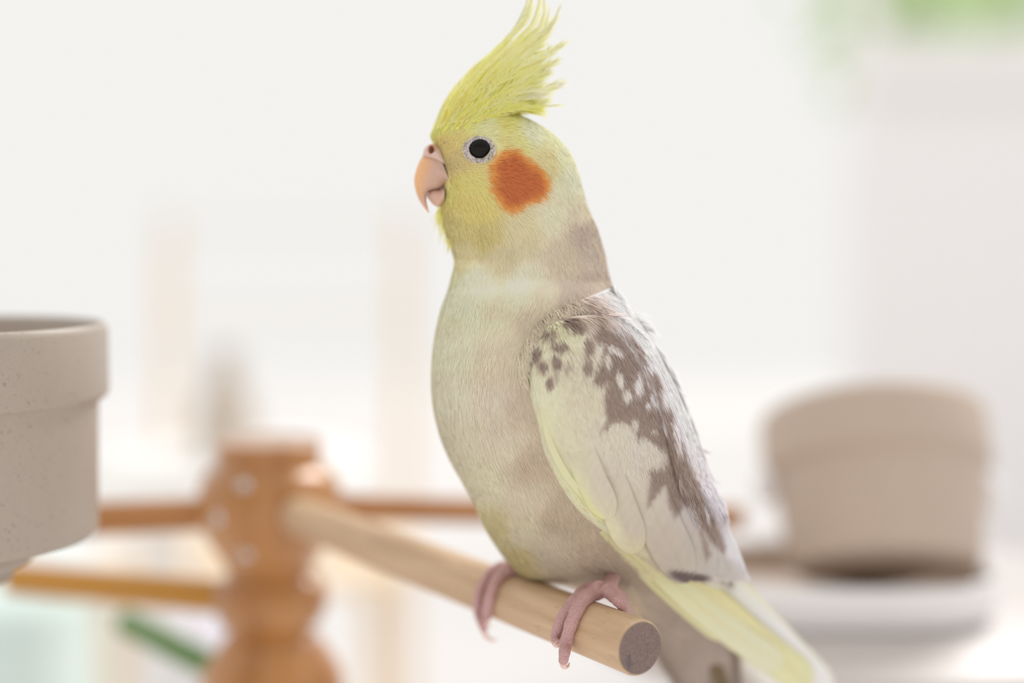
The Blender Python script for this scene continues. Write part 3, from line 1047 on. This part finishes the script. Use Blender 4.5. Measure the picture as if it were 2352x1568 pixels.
Y0, Y1, Y2 = (233, 218, 132), (242, 224, 122), (248, 239, 192)
CR = [
    [(998, 296), (1036, 222), (1090, 160), (1142, 108), (1186, 55), (1208, 8), (1213, -50)],
    [(1004, 296), (1046, 224), (1100, 160), (1152, 108), (1194, 58), (1216, 12), (1222, -40)],
    [(1010, 292), (1060, 222), (1115, 160), (1166, 112), (1212, 68), (1238, 22), (1246, -30)],
    [(1016, 290), (1070, 222), (1122, 168), (1175, 120), (1222, 78), (1246, 40), (1247, -8)],
    [(1024, 286), (1082, 222), (1135, 170), (1186, 128), (1230, 90), (1262, 55), (1280, 30)],
    [(1030, 285), (1090, 224), (1142, 178), (1190, 140), (1226, 108), (1252, 78), (1266, 50)],
    [(1040, 282), (1098, 228), (1150, 184), (1200, 150), (1240, 130), (1270, 112), (1290, 100)],
    [(1046, 282), (1104, 232), (1154, 192), (1196, 164), (1228, 144), (1250, 128), (1262, 112)],
    [(1056, 280), (1110, 238), (1160, 202), (1200, 178), (1236, 160), (1262, 148), (1282, 136)],
    [(1062, 280), (1114, 244), (1160, 214), (1196, 196), (1224, 184), (1244, 176), (1258, 168)],
    [(1072, 280), (1118, 250), (1160, 226), (1198, 212), (1236, 206), (1268, 200), (1292, 194)],
    [(1078, 280), (1120, 254), (1158, 236), (1188, 226), (1212, 220), (1230, 216), (1244, 212)],
    [(1088, 280), (1126, 260), (1160, 246), (1190, 240), (1214, 240), (1234, 238), (1250, 236)],
    [(1096, 280), (1130, 264), (1160, 254), (1186, 250), (1208, 250), (1224, 252), (1238, 255)],
    [(1020, 300), (1052, 262), (1085, 232), (1120, 206), (1150, 186), (1178, 168), (1200, 155)],
    [(1034, 298), (1066, 266), (1098, 242), (1130, 222), (1158, 208), (1182, 198), (1204, 190)],
    [(1048, 296), (1080, 272), (1110, 254), (1138, 240), (1164, 230), (1186, 224), (1206, 222)],
    [(1010, 305), (1036, 268), (1062, 240), (1090, 214), (1116, 192), (1140, 172), (1160, 152)],
    [(1062, 294), (1092, 276), (1120, 264), (1146, 256), (1170, 252), (1190, 250), (1208, 250)]]
for i, ln in enumerate(CR):
    front_ = i < 5
    hf = front(bvh_body, ln[0][0] + 6, ln[0][1], .470)
    for q, (dd, sh) in enumerate(((-0.0035, 0), (0.001, 5), (0.005, -4))):
        l2 = [(a + sh * (1 - k / 6.0) + rng.normal(0, 2.5), b_ + (0 if k == 0 else rng.normal(0, 2.5))) for k, (a, b_) in enumerate(ln)]
        if q:
            e_ = rng.uniform(.82, .97)
            l2 = spline(l2, 40)[:int(40 * e_)]
            l2 = l2[np.linspace(0, len(l2) - 1, 7).astype(int)]
        crest(l2, (9 if i < 2 else 11 if front_ else 15), (hf - .0008 if q == 0 else 0.4755 + dd), 62 if front_ else 66, Y0 if i > 12 else Y1, Y2 if i < 13 else Y1, 1.0, 0.4755 + dd * 0.4, edge=-1 if i < 1 else 0)
# long single wisps
for ln in ([(1120, 190), (1180, 150), (1226, 112), (1258, 74), (1276, 36), (1282, 26)], [(1130, 205), (1190, 172), (1240, 142), (1272, 120), (1292, 104)], [(1110, 232), (1170, 216), (1220, 212), (1264, 206), (1296, 192)],
           [(1120, 250), (1170, 240), (1210, 242), (1250, 243), (1272, 241)], [(1110, 200), (1170, 160), (1218, 118), (1248, 70), (1262, 20)], [(1100, 240), (1160, 226), (1210, 226), (1250, 214), (1276, 196)]):
    crest(ln, 2.5, 0.4735, 24, Y1, Y2, 1.0)

# ---- eye
ed = front(bvh_body, 1102, 342)
ec = W(1103, 342, ed + 0.0014)
ph_, th_ = np.meshgrid(np.linspace(0, math.pi, 40), np.linspace(0, 2 * math.pi, 56, endpoint=False), indexing='ij')
er = 0.0043
sph = np.stack([np.sin(ph_) * np.cos(th_), np.sin(ph_) * np.sin(th_), np.cos(ph_)], -1).reshape(-1, 3) * er
eye = mk('eye', sph * np.array((1, 1, .92)) + ec, grid_faces(40, 56, True), M_eye, bird, label='dark shiny eye')
# bare pale skin ring around the eye, pebbled
nr_, na_ = 26, 150
aa = np.linspace(0, 2 * math.pi, na_, endpoint=False)
rr = np.linspace(0, 1, nr_)
iu, iv = 22.5 * np.cos(aa), 20.0 * np.sin(aa)
ou, ov = 40 * np.cos(aa) - 1.5, 33 * np.sin(aa) + 2
ru = 1102 + iu + (ou - iu) * rr[:, None]
rv = 342 + iv + (ov - iv) * rr[:, None]
rd = fronts(bvh_body, ru, rv)
bl = sstep(rr, 0.35, 1.0)[:, None]
rd = (ed - 0.0013 - 0.0004 * np.sin(rr * math.pi)[:, None]) * (1 - bl) + (rd - 0.0003) * bl
rd = np.fmin(rd, fronts(bvh_body, ru, rv) - 0.0002)
rd = rd + 0.0010 * np.clip(1 - rr[:, None] / 0.12, 0, 1)
peb = vnoise(ru, rv, 3.0, 21)
rd = rd - 0.00034 * (peb - .5) * np.sin(rr * math.pi)[:, None]
rc = lin((190, 183, 178)) * (0.45 + 0.85 * peb)[..., None] * ALB
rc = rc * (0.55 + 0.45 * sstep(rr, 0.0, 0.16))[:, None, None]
mixk = sstep(rr, .78, 1.0)[:, None, None]
bc = body_col(ru.ravel(), rv.ravel()).reshape(nr_, na_, 3)
rc = rc * (1 - mixk) + bc * mixk * .9
mk('eyelid', W(ru, rv, rd).reshape(-1, 3), grid_faces(nr_, na_, True), M_plume, eye, col=np.clip(rc.reshape(-1, 3), 0, .9), label='pebbled pale grey skin ring')

# ---- beak
HD = 0.4755


def ringloft(rows, n=48, m=44, power=2.3):
    s = spline(np.array(rows, float), m)
    th = np.linspace(0, 2 * math.pi, n, endpoint=False)
    cs, sn = np.cos(th), np.sin(th)
    k = (1 - np.sign(cs) * np.abs(cs) ** (2 / power)) / 2
    z = np.sign(sn) * np.abs(sn) ** (2 / power)
    u = s[:, 0:1] + (s[:, 2:3] - s[:, 0:1]) * k
    v = s[:, 1:2] + (s[:, 3:4] - s[:, 1:2]) * k
    d = s[:, 4:5] - s[:, 5:6] * z
    f = [tuple(x) for x in grid_faces(m, n, True).tolist()] + [tuple(range(n)), tuple(range((m - 1) * n, m * n))]
    return np.stack([u, v, d], -1), f


def beak_mat():
    m, nt, N, L, b = new_mat('peach_horn_beak')
    at = N.new('ShaderNodeAttribute')
    at.attribute_name = 'Col'
    nz = N.new('ShaderNodeTexNoise')
    nz.inputs['Scale'].default_value = 2200
    tc = N.new('ShaderNodeTexCoord')
    L.new(tc.outputs['Object'], nz.inputs['Vector'])
    mr = N.new('ShaderNodeMapRange')
    mr.inputs['To Min'].default_value = .85
    mr.inputs['To Max'].default_value = 1.12
    L.new(nz.outputs['Fac'], mr.inputs['Value'])
    mx = N.new('ShaderNodeMix')
    mx.data_type = 'RGBA'
    mx.blend_type = 'MULTIPLY'
    mx.inputs[0].default_value = 1
    L.new(at.outputs['Color'], mx.inputs[6])
    L.new(mr.outputs[0], mx.inputs[7])
    L.new(mx.outputs[2], b.inputs['Base Color'])
    b.inputs['Roughness'].default_value = 0.38
    b.inputs['Subsurface Weight'].default_value = 0.15
    b.inputs['Subsurface Radius'].default_value = (.004, .002, .001)
    b.inputs['Subsurface Scale'].default_value = 0.5
    return m


M_beak = beak_mat()
up_rows = [(1004, 345, 1040, 432, HD, .0072), (982, 350, 1034, 424, HD, .0076), (968, 362, 1026, 422, HD, .0074), (957, 386, 1010, 434, HD, .0068), (951, 413, 990, 438, HD, .0056), (954, 436, 982, 446, HD, .0044),
           (961, 456, 979.5, 457, HD, .0032), (972, 474, 981, 469, HD, .0019), (981, 485, 984, 481, HD, .0010), (986, 490, 986, 489, HD, .0003)]
Bk, bkf = ringloft(up_rows)
uu, vv = Bk[..., 0].ravel(), Bk[..., 1].ravel()
k1 = sstep(uu + 0.25 * (vv - 400), 955, 1000)[:, None]
k2 = sstep(vv, 440, 485)[:, None]
bc = (lin((228, 174, 120)) * (1 - k1) + lin((196, 164, 148)) * k1) * (1 - k2 * .7) + lin((226, 176, 150)) * k2 * .7
ub = mk('upper_beak', W(Bk[..., 0], Bk[..., 1], Bk[..., 2]).reshape(-1, 3), bkf, M_beak, bird, col=np.clip(bc * 1.15, 0, .95), label='curved peach upper beak')
lo_rows = [(1022, 428, 1020, 466, HD, .0058), (1010, 434, 1012, 474, HD, .0058), (998, 434, 1004, 475, HD, .0054), (988, 438, 994, 469, HD, .0040), (983, 447, 986, 459, HD, .0026), (981.5, 451, 983, 455, HD, .0010)]
Lk, lkf = ringloft(lo_rows, 36, 26)
uu, vv = Lk[..., 0].ravel(), Lk[..., 1].ravel()
mk('lower_beak', W(Lk[..., 0], Lk[..., 1], Lk[..., 2]).reshape(-1, 3), lkf, M_beak, bird, col=np.clip(np.tile(lin((205, 168, 150)) * 1.15, (len(uu), 1)), 0, .95), label='small taupe lower beak')
ce_rows = [(1004, 330, 1030, 392, HD, .0070), (994, 330, 1020, 384, HD, .0078), (983, 333, 1002, 374, HD, .0078), (975, 341, 988, 367, HD, .0070), (971, 353, 977, 362, HD, .0052), (970, 358, 972, 361, HD, .0030)]
Ck, ckf = ringloft(ce_rows, 40, 30)
cere = mk('cere', W(Ck[..., 0], Ck[..., 1], Ck[..., 2]).reshape(-1, 3), ckf, M_beak, bird, col=np.tile(np.clip(lin((208, 182, 170)) * 1.15, 0, .95), (Ck[..., 0].size, 1)), label='pinkish fleshy cere above the beak')
bvh_c = bvh_of(Ck, ckf)
nu, nv = 991, 344
nd = front(bvh_c, nu, nv, HD - .006)
M_nos = plain('nostril_rim_skin', (206, 138, 104), 0.5)
M_hole = plain('nostril_dark', (92, 52, 36), 0.6)
for (hx, hy, col_, mt, off) in ((9.5, 12, (214, 140, 100), M_nos, 0.0005), (5.6, 8.6, None, M_hole, 0.0009)):
    a = np.linspace(0, 2 * math.pi, 32, endpoint=False)
    rings = []
    for q, zz in ((1.0, 0.0006), (1.0, -off * .6), (.6, -off), (0.02, -off)):
        rings.append(W(nu + q * hx * np.cos(a) + (0 if hx > 5 else 1), nv + q * hy * np.sin(a), nd + zz))
    mk('nostril', np.concatenate(rings), grid_faces(4, 32, True), mt, cere)


# ---- feet
def remesh(o, vox=0.00035, smooth=6):
    m = o.modifiers.new('r', 'REMESH')
    m.mode = 'VOXEL'
    m.voxel_size = vox
    m.use_smooth_shade = True
    s = o.modifiers.new('s', 'SMOOTH')
    s.factor = 0.5
    s.iterations = smooth
    return o


PA, PB = to_cam(HUB), to_cam(END)


def dowel_front(u, v, lift):
    """distance at which the line of sight clears the perch by lift (camera side)"""
    dr = np.array(((u - CX) / F, -(v - CY) / F, -1.0))
    dr /= np.linalg.norm(dr)
    ax = (PB - PA) / np.linalg.norm(PB - PA)
    o = -PA
    dp = dr - ax * np.dot(dr, ax)
    op = o - ax * np.dot(o, ax)
    A, Bq, Cq = np.dot(dp, dp), 2 * np.dot(dp, op), np.dot(op, op) - (DR + lift) ** 2
    disc = Bq * Bq - 4 * A * Cq
    if disc < 0:
        t = -Bq / (2 * A)
    else:
        t = (-Bq - math.sqrt(disc)) / (2 * A)
    return -(dr * t)[2]


def toe_pts(path):
    out = []
    for p in path:
        u, v, r = p[:3]
        rm = r / F * 0.47
        d = dowel_front(u, v, rm * 0.85) if len(p) == 3 else p[3]
        out.append((u, v, d, rm))
    s = spline(np.array(out), 36)
    return W(s[:, 0], s[:, 1], s[:, 2]), s[:, 3]


def foot(toes, claws, label):
    V, Fc = [], []
    for path in toes:
        P_, r_ = toe_pts(path)
        r_ = r_ * (1 + 0.05 * np.sin(np.arange(len(r_)) * 1.5))
        v_, f_, _ = tube(P_, r_, 18)
        k = len(V)
        V += v_.tolist()
        Fc += [tuple(i + k for i in q) for q in f_]
    o = mk('foot', V, Fc, M_skin, bird, label=label)
    remesh(o)
    for path in claws:
        P_, r_ = toe_pts(path)
        v_, f_, _ = tube(P_, np.maximum(r_, 0.0001), 12)
        mk('claw', v_, f_, M_claw, o)
    return o


foot([
    [(1408, 1322, 17, .482), (1398, 1346, 18, .474), (1378, 1356, 20), (1356, 1364, 19), (1336, 1382, 17), (1320, 1412, 16), (1308, 1445, 15), (1300, 1478, 14.5), (1296, 1502, 13, .4565), (1294, 1518, 11, .459)],
    [(1378, 1350, 18, .468), (1352, 1354, 18), (1326, 1372, 15), (1302, 1402, 14), (1286, 1432, 14), (1277, 1458, 12), (1275, 1474, 9, .462)],
    [(1390, 1352, 17, .468), (1408, 1368, 15), (1428, 1388, 13), (1444, 1410, 11, .474), (1452, 1440, 9, .482)],
    [(1395, 1350, 14, .472), (1420, 1358, 11, .484), (1440, 1395, 9, .494), (1436, 1440, 8, .494)]],
    [[(1294, 1516, 8, .459), (1293, 1526, 7, .460), (1297, 1532, 5, .462), (1304, 1530, 3.5, .464), (1308, 1522, 1.5, .465)],
     [(1275, 1470, 7, .462), (1274, 1478, 6, .464), (1278, 1484, 4, .467), (1286, 1485, 1.5, .470)]],
    'near pink scaly foot')
foot([
    [(1250, 1320, 13, .512), (1220, 1318, 14, .507), (1190, 1306, 16), (1168, 1308, 17), (1148, 1322, 15), (1133, 1346, 14), (1124, 1376, 14), (1118, 1404, 13), (1118, 1424, 10, .502)],
    [(1180, 1302, 16, .505), (1152, 1302, 15), (1126, 1316, 13), (1106, 1346, 12), (1098, 1376, 12), (1098, 1404, 12), (1106, 1430, 11, .505), (1112, 1446, 9, .507)],
    [(1190, 1306, 14, .508), (1215, 1316, 12, .513), (1240, 1328, 11, .519), (1262, 1346, 10, .526)]],
    [[(1110, 1442, 8, .507), (1114, 1456, 7, .508), (1122, 1466, 5, .509), (1132, 1470, 3.5, .510), (1142, 1468, 1.2, .511)],
     [(1118, 1420, 8, .502), (1120, 1432, 6, .505), (1127, 1438, 2, .509)]],
    'far pink foot gripping the dowel')

# wispy chin and thigh feathers
def tuft(name, spots, label=None):
    V, Fc, Cc = [], [], []
    for (u, v, d, du, dv, Lp, wpx, rgb) in spots:
        p0 = C3(u, v, d)
        for q in range(26):
            a = rng.normal(0, .25)
            x, y = du * math.cos(a) - dv * math.sin(a), du * math.sin(a) + dv * math.cos(a)
            s0 = np.array((rng.normal(0, wpx), rng.normal(0, wpx)))
            l = Lp * rng.uniform(.5, 1.1)
            pts = [C3(u + s0[0] + x * l * k, v + s0[1] + y * l * k + 0.1 * l * k * k, d + rng.normal(0, .0006) * k) for k in (0, .5, 1)]
            k = len(V)
            sd = np.array((y, x, 0)) * 0.00011
            V += [pts[0] - sd, pts[0] + sd, pts[1] + sd * .8, pts[1] - sd * .8, pts[2]]
            c = np.clip(lin(rgb) * ALB * math.exp(rng.normal(0, .08)), 0, .95)
            Cc += [c] * 5
            Fc += [(k, k + 1, k + 2, k + 3), (k + 3, k + 2, k + 4)]
    return mk(name, to_world(np.array(V)), Fc, M_crest, bird, col=np.array(Cc), label=label, kind='stuff')


tuft('chin_feathers', [(1012, 478, HD - .002, -.1, 1, 45, 4, (226, 220, 140)), (1016, 490, HD + .003, 0, 1, 48, 5, (228, 222, 150)), (1022, 510, HD, .15, 1, 50, 5, (222, 216, 145)), (1032, 545, HD, .1, 1, 42, 5, (220, 214, 150))])
tuft('thigh_feathers', [(1425, 1352, .49, .6, .8, 60, 12, (214, 200, 180)), (1450, 1385, .5, .6, .8, 60, 12, (206, 190, 170))])

# ------------------------------------------------------------------ cups, dish and table
def cup_profile(rl, hl, rb0, rb1, hb, wall=0.003):
    """outer wall from the foot up over the lip and down inside"""
    H_ = hl + hb
    return [(0.0005, 0.0), (rb1 - 0.004, 0.0), (rb1 - 0.001, 0.0008), (rb1, 0.003), (rb0 - .0004, hb - 0.003), (rb0, hb - 0.0012), (rl - 0.0016, hb - 0.0004), (rl - 0.0004, hb + 0.0008), (rl, hb + 0.0025),
            (rl, H_ - 0.003), (rl - 0.0006, H_ - 0.0009), (rl - 0.0018, H_), (rl - wall + .001, H_), (rl - wall, H_ - 0.001), (rl - wall - .0008, hb + .002), (rb0 - wall, hb - 0.002), (rb1 - wall, 0.006), (rb1 - wall - 0.004, 0.004), (0.0005, 0.004)]


cd0 = 0.52
cc = W(-119, 1239, cd0)
cup = empty('feeding_cup', (cc[0], cc[1], 0.0), 'speckled stone-grey feeding cup with a deep lip on a thin pole', 'cup')
pv, pf = lathe(cup_profile(.058, .0272, .0545, .0530, .0517), 128, False, False)
mk('bowl', pv + cc, pf, M_cup, cup)
pv, pf = lathe([(0.030, 0.0), (0.030, -0.0072), (0.0285, -0.009), (0.0225, -0.0095), (0.0222, -0.015), (0.020, -0.016)], 64)
mk('collar', pv + cc, pf, M_cup, cup)
zc = cc[2]
pv, pf = lathe([(0.012, 0.02), (0.012, zc - 0.0155)], 32)
mk('pole', pv + np.array((cc[0], cc[1], 0)), pf, M_cup, cup)
pv, pf = lathe([(0.055, 0.0), (0.055, 0.016), (0.050, 0.021), (0.012, 0.0235)], 64)
mk('base', pv + np.array((cc[0], cc[1], 0)), pf, M_cup, cup)

# tilted taupe pot
sc_ = 1.036
bc_ = C3(2035, 1307, 0.74)
tl = math.radians(22)
ax_up = np.array((0.0, math.cos(tl), -math.sin(tl)))
ax_x = np.array((1.0, 0, 0))
ax_y = np.cross(ax_up, ax_x)
pv, pf = lathe(np.array(cup_profile(.058, .030, .0535, .0475, .050)) * sc_, 96, False, False)
potw = to_world(bc_ + pv[:, 0:1] * ax_x + pv[:, 1:2] * ax_y + pv[:, 2:3] * ax_up)
lowz = potw[:, 2].min()
pot = empty('plant_pot', (to_world(bc_)[0], to_world(bc_)[1], lowz), 'taupe plastic pot with a thick lip, leaning back in a dish', 'pot')
mk('vessel', potw, pf, M_pot, pot)
for sx, hh in ((-1, .045), (1, .040)):
    c = bc_ + ax_x * sx * 0.0575 * sc_ + ax_up * hh
    sp = np.stack([np.sin(ph_) * np.cos(th_), np.sin(ph_) * np.sin(th_), np.cos(ph_)], -1).reshape(-1, 3)
    mk('lug', to_world(c + sp * np.array((.0065, .010, .0065))), grid_faces(40, 56, True), M_gloss, pot, label='glossy white side lug')

TZ = lowz - 0.0055                       # table top
dish_c = W(1925, 1400, 0.768)
DX, DY = dish_c[0], dish_c[1]
n_ = 120
a = np.linspace(0, 2 * math.pi, n_, endpoint=False)


def sup(rx, ry, z, p=3.0):
    c, s = np.cos(a), np.sin(a)
    return np.stack([DX + rx * np.sign(c) * np.abs(c) ** (2 / p), DY + ry * np.sign(s) * np.abs(s) ** (2 / p), np.full(n_, z)], -1)


dish = empty('dish', (DX, DY, TZ), 'shallow glossy clear-rimmed dish under the leaning taupe pot', 'dish')
RX, RY, HH = 0.079, 0.060, 0.024
rings = [sup(RX * .9, RY * .9, TZ + .0002), sup(RX * .97, RY * .97, TZ + .002), sup(RX, RY, TZ + .008), sup(RX * 1.01, RY * 1.01, TZ + HH - .003), sup(RX * 1.0, RY, TZ + HH), sup(RX * .975, RY * .975, TZ + HH + .0004),
         sup(RX * .955, RY * .955, TZ + HH - .002), sup(RX * .94, RY * .94, TZ + .010), sup(RX * .90, RY * .90, TZ + .006)]
mk('rim', np.concatenate(rings), grid_faces(len(rings), n_, True), M_gloss, dish, label='glossy pale outer wall')
inn = [sup(RX * .945, RY * .945, TZ + HH - .004), sup(RX * .93, RY * .93, TZ + .010), sup(RX * .86, RY * .86, TZ + .0055), sup(.001, .001, TZ + .0052)]
mk('liner', np.concatenate(inn), grid_faces(len(inn), n_, True), M_pot, dish, label='taupe inner lining')

tab = empty('side_table', (DX + .02, DY + .03, 0), 'small pale round side table holding the dish', 'table')
M_tab = plain('pale_table_lacquer', (206, 199, 196), 0.4, 0.02, 8)
pv, pf = lathe([(0.155, -0.02), (0.162, -0.017), (0.163, -0.004), (0.158, 0.0)], 96)
mk('tabletop', pv + np.array((DX + .02, DY + .03, TZ)), pf, M_tab, tab)
for k in range(3):
    an = k * 2.094 + .5
    p0 = np.array((DX + .02 + .08 * math.cos(an), DY + .03 + .08 * math.sin(an), TZ - .02))
    p1 = np.array((DX + .02 + .14 * math.cos(an), DY + .03 + .14 * math.sin(an), 0))
    v_, f_, u_ = tube([p0, (p0 + p1) / 2, p1], [.012, .011, .009], 20)
    mk('leg', v_, f_, M_tab, tab)

# ------------------------------------------------------------------ far room: chair, table, vase, shrub outside
def at(u, v, d):
    return W(u, v, d)


chd = 2.45
x0, x1 = at(375, 500, chd)[0], at(922, 500, chd)[0]
yc = float(at(600, 500, chd)[1])
ztop = float(at(600, 490, chd)[2])
chair = empty('dining_chair', ((x0 + x1) / 2, yc, 0), 'light wooden dining chair with open back and white rails', 'chair')
for x in (x0, x1):
    v_, f_, u_ = tube([(x, yc + .02, 0), (x, yc, .45), (x, yc + .02, .8), (x, yc + .05, ztop)], [.013, .013, .012, .010], 20)
    mk('back_post', v_, f_, M_chair, chair)
for z in (ztop - .02, ztop - .17):
    box('back_rail', x0, x1, yc + .025, yc + .043, z - .010, z + .010, M_white, chair, bevel=.004)
box('seat', x0 - .02, x1 + .02, yc - .42, yc + .02, .43, .46, M_chair, chair, bevel=.01)
for x in (x0 + .01, x1 - .01):
    v_, f_, u_ = tube([(x, yc - .38, 0), (x, yc - .38, .2), (x, yc - .38, .43)], .018, 20)
    mk('leg', v_, f_, M_chair, chair)

td = 1.62
ty = float(at(500, 1050, td)[1])
tz_ = float(at(500, 1055, td)[2])
tx = float(at(520, 1050, td)[0])
stool = empty('side_stool', (tx, ty, 0), 'low white stool carrying a narrow grey vase', 'stool')
pv, pf = lathe([(0.15, -0.03), (0.16, -0.025), (0.16, -0.004), (0.155, 0)], 64)
mk('seat', pv + np.array((tx, ty, tz_)), pf, M_white, stool)
for k in range(4):
    an = k * math.pi / 2 + .78
    v_, f_, u_ = tube([(tx + .1 * math.cos(an), ty + .1 * math.sin(an), tz_ - .03), (tx + .12 * math.cos(an), ty + .12 * math.sin(an), tz_ / 2), (tx + .14 * math.cos(an), ty + .14 * math.sin(an), 0)], .014, 16)
    mk('leg', v_, f_, M_white, stool)
vase = empty('vase', (tx, ty, tz_), 'narrow grey-brown vase on the low white stool', 'vase')
M_vase = plain('grey_brown_glaze', (208, 196, 182), 0.5, 0.1, 20)
pv, pf = lathe([(0.022, 0), (0.03, 0.004), (0.036, 0.03), (0.034, 0.06), (0.02, 0.09), (0.016, 0.11), (0.021, 0.125), (0.018, 0.125), (0.013, 0.11), (0.012, .1)], 48)
mk('body', pv + np.array((tx, ty, tz_)), pf, M_vase, vase)

# shrub beyond the window
M_bark = plain('bark', (120, 100, 80), .8, .2, 10)


def shrub(name, c, spread, nleaf, label, size=.12):
    t = empty(name, (c[0], c[1], 0), label, 'shrub', None)
    v_, f_, u_ = tube([(c[0], c[1], 0), (c[0] + .05, c[1], c[2] * .5), (c[0], c[1] + .03, c[2])], [.05, .04, .02], 12)
    mk('stem', v_, f_, M_bark, t)
    V, Fc = [], []
    for i in range(nleaf):
        p = np.array(c) + rng.normal(0, 1, 3) * np.array(spread)
        a1 = rng.normal(0, 1, 3)
        a1 /= np.linalg.norm(a1)
        a2 = np.cross(a1, rng.normal(0, 1, 3))
        a2 /= np.linalg.norm(a2)
        l = size * rng.uniform(.6, 1.2)
        k = len(V)
        V += [p, p + a1 * l * .5 + a2 * l * .28, p + a1 * l, p + a1 * l * .5 - a2 * l * .28]
        Fc.append((k, k + 1, k + 2, k + 3))
    mk('foliage', V, Fc, M_leaf, t, smooth=False, kind='stuff')
    return t


shrub('shrub', tuple(at(2070, -20, 5.3)), (.13, .22, .16), 620, 'light green shrub beyond the window, beside the opening')
shrub('shrub', tuple(at(2300, -30, 7.4)), (.18, .25, .20), 620, 'broad green shrub beyond the window above the sill')


# pastel boxes on the floor of the far room
M_mint = plain('mint_fabric', (222, 240, 237), .8, .04, 40)
M_lilac = plain('lilac_fabric', (232, 228, 240), .8, .04, 40)


def storage_box(u0, u1, v, d, mat, label):
    p0, p1 = at(u0, v, d), at(u1, v, d)
    zt = float(p0[2])
    y0 = float(p0[1])
    b = empty('storage_box', ((p0[0] + p1[0]) / 2, y0 + .16, 0), label, 'box')
    x0, x1 = float(p0[0]), float(p1[0])
    box('body', x0 + .008, x1 - .008, y0 + .008, y0 + .312, 0.0, zt - .05, mat, b, bevel=.012)
    box('lid', x0, x1, y0, y0 + .32, zt - .05, zt, mat, b, bevel=.012)
    box('handle', (x0 + x1) / 2 - .05, (x0 + x1) / 2 + .05, y0 - .006, y0 + .008, zt * .55, zt * .55 + .02, M_white, b, bevel=.003)


storage_box(-260, 118, 1390, 2.3, M_mint, 'mint green fabric storage box on the floor')
storage_box(160, 520, 1440, 2.75, M_lilac, 'pale lilac fabric storage box on the floor')
